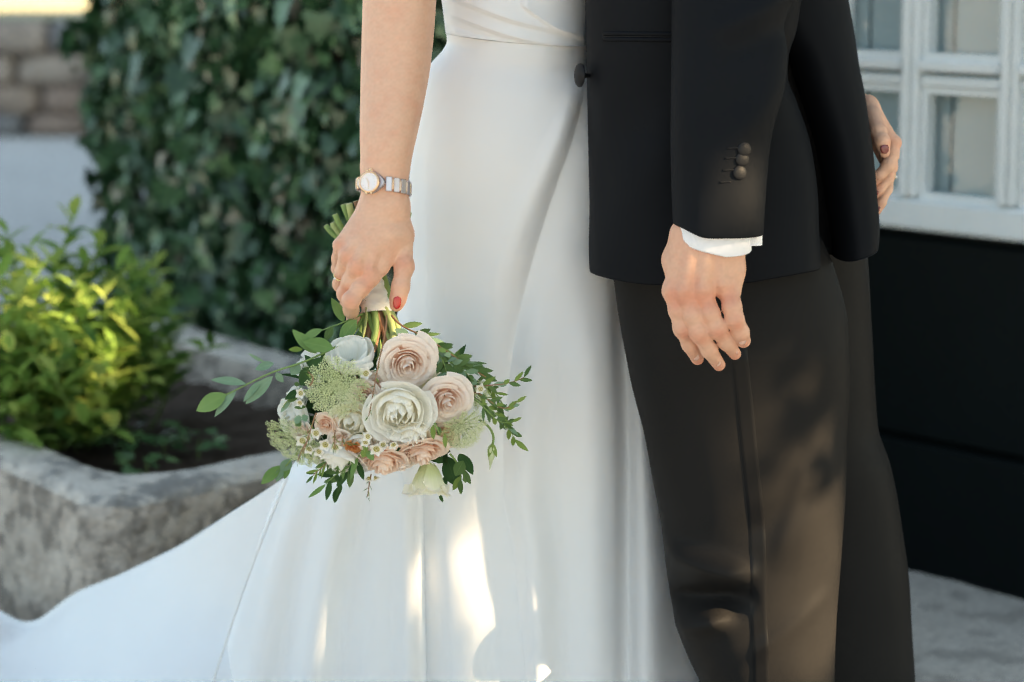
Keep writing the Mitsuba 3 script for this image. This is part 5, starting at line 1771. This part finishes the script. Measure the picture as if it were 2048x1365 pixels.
# fine-leaved eucalyptus spray to the right
pts = [bz(1180, 150, -.07), bz(1240, 210, -.085), bz(1345, 262, -.11), bz(1480, 345, -.13), bz(1620, 440, -.135), bz(1730, 510, -.13)]
c = spline(pts, 24)
lv = [L(1240, 212, 1362, 198, 36, -.085, 'leaf_myrtle'), L(1285, 285, 1200, 228, 62, -.1, 'leaf_grey', [0, -1, .4]), L(1440, 320, 1540, 338, 42, -.12, 'leaf_dark'), L(1555, 400, 1655, 388, 40, -.13, 'leaf_myrtle'),
      L(1650, 458, 1715, 440, 36, -.135, 'leaf_myrtle'), L(1450, 330, 1375, 345, 44, -.12, 'leaf_myrtle'), L(1480, 360, 1400, 375, 44, -.12, 'leaf_dark'), L(1345, 262, 1385, 240, 14, -.11, 'leaf_grey')]
for i in range(26):
    t = 0.34 + 0.64 * i / 26
    p = np.array([np.interp(t, np.linspace(0, 1, 24), c[:, q]) for q in range(3)])
    a = rb.uniform(0, 6.28)
    tip = p + np.array([math.cos(a) * 0.020 + 0.006, rb.normal(0, 0.008), math.sin(a) * 0.018 - 0.008]) * rb.uniform(0.8, 1.25)
    lv.append([p, tip, rb.uniform(0.0052, 0.0085), FR + rb.normal(0, 0.4, 3), rb.choice(['leaf_myrtle', 'leaf_ruscus', 'leaf_grey', 'leaf_grey', 'leaf_myrtle']), 0.12])
sprig(pts, lv, 'leaf_myrtle', 'stem_brown', 0.0014, 'fine-leaved spray with a reddish stem trailing towards the gown')


def myrtle(pts, n, ln, w, keys, seed, spread=0.6, stem='stem_green', start=0.15, flat=0.4):
    r = np.random.default_rng(seed)
    c = spline(pts, 20)
    lv = []
    for i in range(n):
        t = start + (1 - start) * i / max(1, n - 1)
        p = np.array([np.interp(t, np.linspace(0, 1, 20), c[:, q]) for q in range(3)])
        tn = unit(np.array([np.interp(min(1, t + .05), np.linspace(0, 1, 20), c[:, q]) for q in range(3)]) - np.array([np.interp(max(0, t - .05), np.linspace(0, 1, 20), c[:, q]) for q in range(3)]))
        side = unit(np.cross(tn, [0, -1, 0.1])) * (1 if i % 2 else -1)
        d = unit(tn + side * spread * (0.25 if i == n - 1 else 1) * r.uniform(0.55, 1.3) + r.normal(0, 0.24, 3))
        l_ = ln * r.uniform(0.55, 1.2)
        lv.append([p, p + d * l_, w * r.uniform(0.85, 1.15), FR + r.normal(0, flat, 3), r.choice(keys), 0.12])
    return sprig(pts, lv, keys[0], stem, 0.0010)


MK = ['leaf_myrtle', 'leaf_lime', 'leaf_lime', 'leaf_grey']
myrtle([bz(1600, 570, -.12), bz(1740, 560, -.13), bz(1850, 548, -.125), bz(1955, 512, -.12)], 11, .017, .0052, MK, 1, .5, 'stem_brown')
myrtle([bz(1640, 600, -.13), bz(1740, 640, -.14), bz(1820, 690, -.135), bz(1908, 660, -.13)], 13, .016, .005, MK, 2, .55, 'stem_brown')
myrtle([bz(1650, 620, -.13), bz(1760, 700, -.14), bz(1840, 780, -.13), bz(1902, 878, -.12)], 13, .020, .0058, MK, 3, .5)
myrtle([bz(1620, 560, -.11), bz(1720, 560, -.11), bz(1800, 620, -.105), bz(1830, 740, -.1)], 14, .017, .005, MK, 4, .6)
myrtle([bz(1660, 640, -.14), bz(1750, 720, -.15), bz(1810, 770, -.14), bz(1885, 772, -.13)], 12, .018, .0046, ['leaf_lime', 'leaf_myrtle'], 5, .55)
myrtle([bz(1480, 420, -.13), bz(1540, 430, -.14), bz(1600, 470, -.14), bz(1640, 540, -.135)], 14, .017, .008, ['leaf_grey', 'leaf_myrtle', 'leaf_grey'], 6, .8)
myrtle([bz(1440, 360, -.12), bz(1480, 420, -.135), bz(1500, 480, -.14), bz(1475, 530, -.13)], 12, .018, .008, ['leaf_grey', 'leaf_myrtle'], 7, .9)
# lower edge
myrtle([bz(1010, 930, -.17), bz(960, 1010, -.165), bz(890, 1060, -.15), bz(795, 1138, -.14)], 10, .026, .0080, ['leaf_myrtle', 'leaf_ruscus', 'leaf_dark'], 8, .55)
myrtle([bz(985, 970, -.165), bz(960, 1030, -.155), bz(910, 1080, -.145), bz(868, 1155, -.135)], 8, .026, .0080, ['leaf_myrtle', 'leaf_dark'], 9, .5)
myrtle([bz(820, 960, -.15), bz(800, 1010, -.15), bz(760, 1050, -.145), bz(722, 1085, -.14)], 9, .017, .0030, ['leaf_lime', 'leaf_myrtle'], 10, .4, 'stem_brown')
sprig([bz(1520, 960, -.12), bz(1560, 1010, -.12), bz(1585, 1110, -.11), bz(1580, 1190, -.105)],
      [L(1500, 975, 1560, 1150, 110, -.10, 'leaf_dark', [.3, -1, .1]), L(1590, 960, 1660, 1085, 54, -.115, 'leaf_dark', [.2, -1, .1]), L(1600, 1000, 1552, 1092, 76, -.125, 'leaf_myrtle'), L(1600, 1050, 1640, 1142, 44, -.12, 'leaf_myrtle'),
       L(1588, 1090, 1535, 1175, 44, -.115, 'leaf_lime'), L(1585, 1110, 1582, 1200, 38, -.12, 'leaf_myrtle'), L(1500, 1085, 1478, 1178, 40, -.10, 'leaf_dark'), L(1460, 1195, 1480, 1245, 24, -.10, 'leaf_dark'), L(1440, 980, 1480, 1010, 50, -.11, 'leaf_dark'),
       L(1575, 960, 1600, 1020, 50, -.12, 'leaf_dark'), L(1605, 1090, 1615, 1130, 30, -.12, 'leaf_myrtle')], 'leaf_dark', 'stem_green', 0.0015, 'cluster of dark leaves beside the hanging bell flower')
sprig([bz(640, 940, -.10), bz(580, 1010, -.09), bz(530, 1050, -.08), bz(500, 1060, -.08)],
      [L(530, 1030, 412, 1140, 58, -.08, 'leaf_ruscus', [.2, -1, .4]), L(590, 990, 530, 1066, 66, -.085, 'leaf_grey', [.4, -.9, .2]), L(540, 1040, 505, 1125, 50, -.08, 'leaf_grey'), L(585, 1020, 548, 1110, 36, -.08, 'leaf_ruscus')], 'leaf_ruscus', 'stem_green', 0.0012)
sprig([bz(720, 590, -.15), bz(640, 600, -.14), bz(580, 640, -.135), bz(545, 690, -.13)],
      [L(660, 585, 548, 640, 50, -.14, 'leaf_dark'), L(640, 560, 610, 545, 26, -.14, 'leaf_myrtle'), L(640, 610, 570, 660, 36, -.14, 'leaf_myrtle'), L(590, 650, 525, 718, 26, -.13, 'leaf_grey'), L(640, 600, 655, 560, 20, -.14, 'leaf_grey'),
       L(650, 770, 610, 750, 56, -.17, 'leaf_grey', [0, -1, .5]), L(650, 765, 615, 792, 56, -.17, 'leaf_myrtle'), L(655, 760, 690, 742, 44, -.17, 'leaf_grey'), L(610, 690, 680, 682, 36, -.165, 'leaf_myrtle')], 'leaf_dark', 'stem_green', 0.0011)
sprig([bz(1010, 900, -.2), bz(1020, 940, -.2), bz(1050, 980, -.19)], [L(1030, 930, 1008, 985, 40, -.2, 'leaf_lime'), L(1035, 940, 1075, 1000, 44, -.2, 'leaf_ruscus'), L(1020, 925, 1045, 930, 36, -.2, 'leaf_lime')], 'leaf_lime')
sprig([bz(1430, 780, -.19), bz(1450, 820, -.19), bz(1460, 850, -.18)], [L(1425, 790, 1420, 880, 34, -.19, 'leaf_lime'), L(1450, 800, 1462, 855, 36, -.185, 'leaf_myrtle'), L(1490, 840, 1495, 930, 30, -.185, 'leaf_lime')], 'leaf_lime')
# needle twigs of the wax flower
for k, (pts_, sd_) in enumerate((([(1150, 150), (1140, 270), (1110, 400), (1085, 530), (1045, 740)], 20), ([(740, 720), (715, 790), (690, 870), (660, 960)], 21), ([(850, 820), (845, 880), (850, 930)], 22), ([(690, 880), (650, 950), (630, 1010)], 23),
                                ([(900, 850), (895, 890), (930, 900)], 24), ([(1060, 1080), (1050, 1130), (1040, 1210)], 25), ([(700, 560), (720, 520), (690, 480)], 26))):
    p3 = [bz(x, y_, -.195 if k != 5 else -.13) for x, y_ in pts_]
    myrtle(p3, 12 if k in (0, 1) else 7, .0105, .0011, ['leaf_myrtle', 'leaf_lime'], sd_, .75, 'stem_brown')
# bud on its stalk
K = part(BQ, 'bud')
say(K, 'pale closed bud drooping on a curved stalk')
add('stalk', tube(spline([bz(1690, 760, -.13), bz(1745, 800, -.125), bz(1775, 860, -.12), bz(1770, 905, -.12)], 16), 0.0015, 7), 'stem_green', K)
bp = [bz(1770, 905, -.12) + (bz(1755, 1052, -.118) - bz(1770, 905, -.12)) * t for t in np.linspace(0, 1, 14)]
add('bud_body', tube(bp, [0.0022, 0.0046, 0.0054, 0.0056, 0.0054, 0.0050, 0.0044, 0.0037, 0.003, 0.0024, 0.0018, 0.0012, 0.0007, 0.0002], 12), 'bud_pale', K)
for s in (-1, 1):
    sprig_leaf(K, bz(1770, 900, -.124), bz(1770 + s * 26, 985, -.124) - bz(1770, 900, -.124), [s * .3, -1, 0], 0.018, 0.006, 'leaf_lime', 0.0)

# umbels of tiny green-white flowers
def umbel(c, axis, R, n, dome, seed, lab, keys=('umbel_floret', 'umbel_green')):
    r = np.random.default_rng(seed)
    K = part(BQ, 'umbel')
    say(K, lab)
    Fm = frame(axis)
    stalks, florets, uvs, centres, cu = [], [], [], [], []
    root = np.array([0, 0, -dome - 0.25 * R])
    for i in range(n):
        rr = R * math.sqrt((i + 0.5) / n)
        a = i * 2.39996
        p = np.array([rr * math.cos(a), rr * math.sin(a), -dome * (rr / R) ** 2 + r.normal(0, 0.0012)])
        mid = root * 0.45 + p * 0.55 + np.array([math.cos(a), math.sin(a), 0]) * R * 0.10
        stalks.append(tube(spline([root, mid, p - [0, 0, 0.002]], 8), 0.0005, 4, False))
        nf = 15
        for q in range(nf):
            rq = 0.0050 * math.sqrt((q + 0.5) / nf)
            aq = q * 2.39996 + i
            cp = p + np.array([rq * math.cos(aq), rq * math.sin(aq), 0.0016 - 40 * rq * rq + r.normal(0, 0.0005)])
            if q % 3 == 0:
                stalks.append(tube([p - [0, 0, 0.0024], cp - [0, 0, 0.0003]], 0.00025, 3, False))
            tl = unit([rq * math.cos(aq) * 60, rq * math.sin(aq) * 60, 1])
            Fq = frame(tl)
            for s in range(5):
                b = s * 1.2566 + r.uniform(0, 1)
                d = math.cos(b) * Fq[:, 0] + math.sin(b) * Fq[:, 1]; e = np.cross(Fq[:, 2], d)
                w = 0.00052; l_ = r.uniform(0.0010, 0.0014)
                florets.append((np.array([cp, cp + d * l_ * .6 + e * w + tl * .0003, cp + d * l_ + tl * .0001, cp + d * l_ * .6 - e * w + tl * .0003]), np.array([[0, 1, 2, 3]])))
                uvs.append([[0.3, 0], [1, .5], [0.5, 1], [-1, .5]])
    S = cat_mesh(stalks); F = cat_mesh(florets)
    add('stalks', (S[0] @ Fm.T + c, S[1]), 'stem_pale', K, kind='stuff')
    add('florets', (F[0] @ Fm.T + c, F[1]), keys[0], K, uv=np.array(uvs).reshape(-1, 2), smooth=False, kind='stuff')
    for s in range(9):                                     # bracts, thread-like
        a = s * 0.7
        b0 = root; b1 = root + [math.cos(a) * R * 0.9, math.sin(a) * R * 0.9, -0.1 * R]
        add('bract', tube(spline([b0 @ Fm.T + c, (b0 * .5 + b1 * .5 + [0, 0, -.003]) @ Fm.T + c, b1 @ Fm.T + c], 7), [0.0006, 0.0005, 0.0005, 0.0004, 0.0003, 0.0003, 0.0001], 4), 'stem_pale', K)


umbel(bz(850, 590, -.188), (-.05, -1, -.12), 172 * BU, 62, 0.016, 31, 'greenest umbel, high beside the closed white flower')
umbel(bz(598, 905, -.140), (-.50, -.72, -.55), 182 * BU, 60, 0.006, 32, 'flat lime umbel at the outer lower edge')
umbel(bz(730, 985, -.135), (-.3, -.6, -.8), 95 * BU, 26, 0.006, 35, 'small lime umbel below the wax flowers')
umbel(bz(1612, 845, -.150), (.38, -.80, -.5), 132 * BU, 46, 0.010, 33, 'whitish umbel below the blush rose')
umbel(bz(1690, 610, -.125), (.5, -.85, .1), 74 * BU, 18, 0.006, 34, 'small umbel among the fine leaves')

# wax flowers
WP = {}
for k in range(3):
    rr = np.random.default_rng(k + 60)
    ms, us = [], []
    for q in range(5):
        a = q * 1.2566 + rr.normal(0, 0.06)
        s, u = leaf_shape(1.0, 0.86, 0.18, -0.25, 6, 0.62)
        R = orient([math.cos(a), math.sin(a), 0.15], [0, 0, 1])
        ms.append((s[0] @ R.T * rr.uniform(0.92, 1.05), s[1])); us.append(u)
    m = cat_mesh(ms)
    WP[k] = ply(m, None, smooth=True, uv=np.vstack(us))
cen = loft(np.array([[(math.cos(a) * q, math.sin(a) * q, z_) for a in np.arange(10) * .6283] for q, z_ in ((.16, -.3), (.34, -.02), (.38, .12), (.30, .14), (.22, .03), (.10, .04), (.06, .22))]))
CEN = ply(cen, None, smooth=40)
for i, (x, y_, d, rad, fc) in enumerate([(650, 605, -.170, 36, (-.2, -1, .1)), (1030, 490, -.175, 40, (.1, -1, .2)), (1145, 562, -.185, 38, (.1, -1, 0)), (738, 838, -.185, 40, (-.1, -1, -.2)), (792, 905, -.190, 42, (0, -1, -.2)),
                                         (850, 920, -.190, 40, (.1, -1, -.3)), (1043, 858, -.21, 36, (-.1, -1, 0)), (1092, 930, -.205, 46, (0, -1, -.3)), (660, 882, -.175, 44, (-.3, -1, -.1)), (700, 930, -.175, 38, (-.2, -1, -.3)), (755, 945, -.175, 36, (0, -1, -.4)),
                                         (1028, 890, -.205, 34, (-.3, -1, -.2)), (1190, 905, -.205, 34, (.2, -1, -.3)), (1045, 1105, -.150, 34, (0, -.7, -.8)), (1085, 1100, -.150, 30, (.3, -.7, -.6)), (1700, 580, -.140, 34, (.3, -1, .2)), (645, 660, -.165, 30, (-.3, -1, -.2)),
                                         (690, 870, -.172, 34, (-.1, -1, .1)), (1130, 905, -.2, 34, (.1, -1, -.3))]):
    K = part(BQ, 'wax_flower')
    M = mat(frame(np.array(fc, float) + rb.normal(0, 0.12, 3)) * (rad * BU), bz(x, y_, d))
    add('petals', WP[i % 3], 'petal_wax', K, to_world=M)
    add('centre', CEN, 'wax_centre', K, to_world=M)
# the bouquet's leafy inside, between the flowers
r = np.random.default_rng(88)
ms, us = [], []
for i in range(240):
    p = bz(r.uniform(640, 1560), r.uniform(430, 960), r.uniform(-0.125, -0.06))
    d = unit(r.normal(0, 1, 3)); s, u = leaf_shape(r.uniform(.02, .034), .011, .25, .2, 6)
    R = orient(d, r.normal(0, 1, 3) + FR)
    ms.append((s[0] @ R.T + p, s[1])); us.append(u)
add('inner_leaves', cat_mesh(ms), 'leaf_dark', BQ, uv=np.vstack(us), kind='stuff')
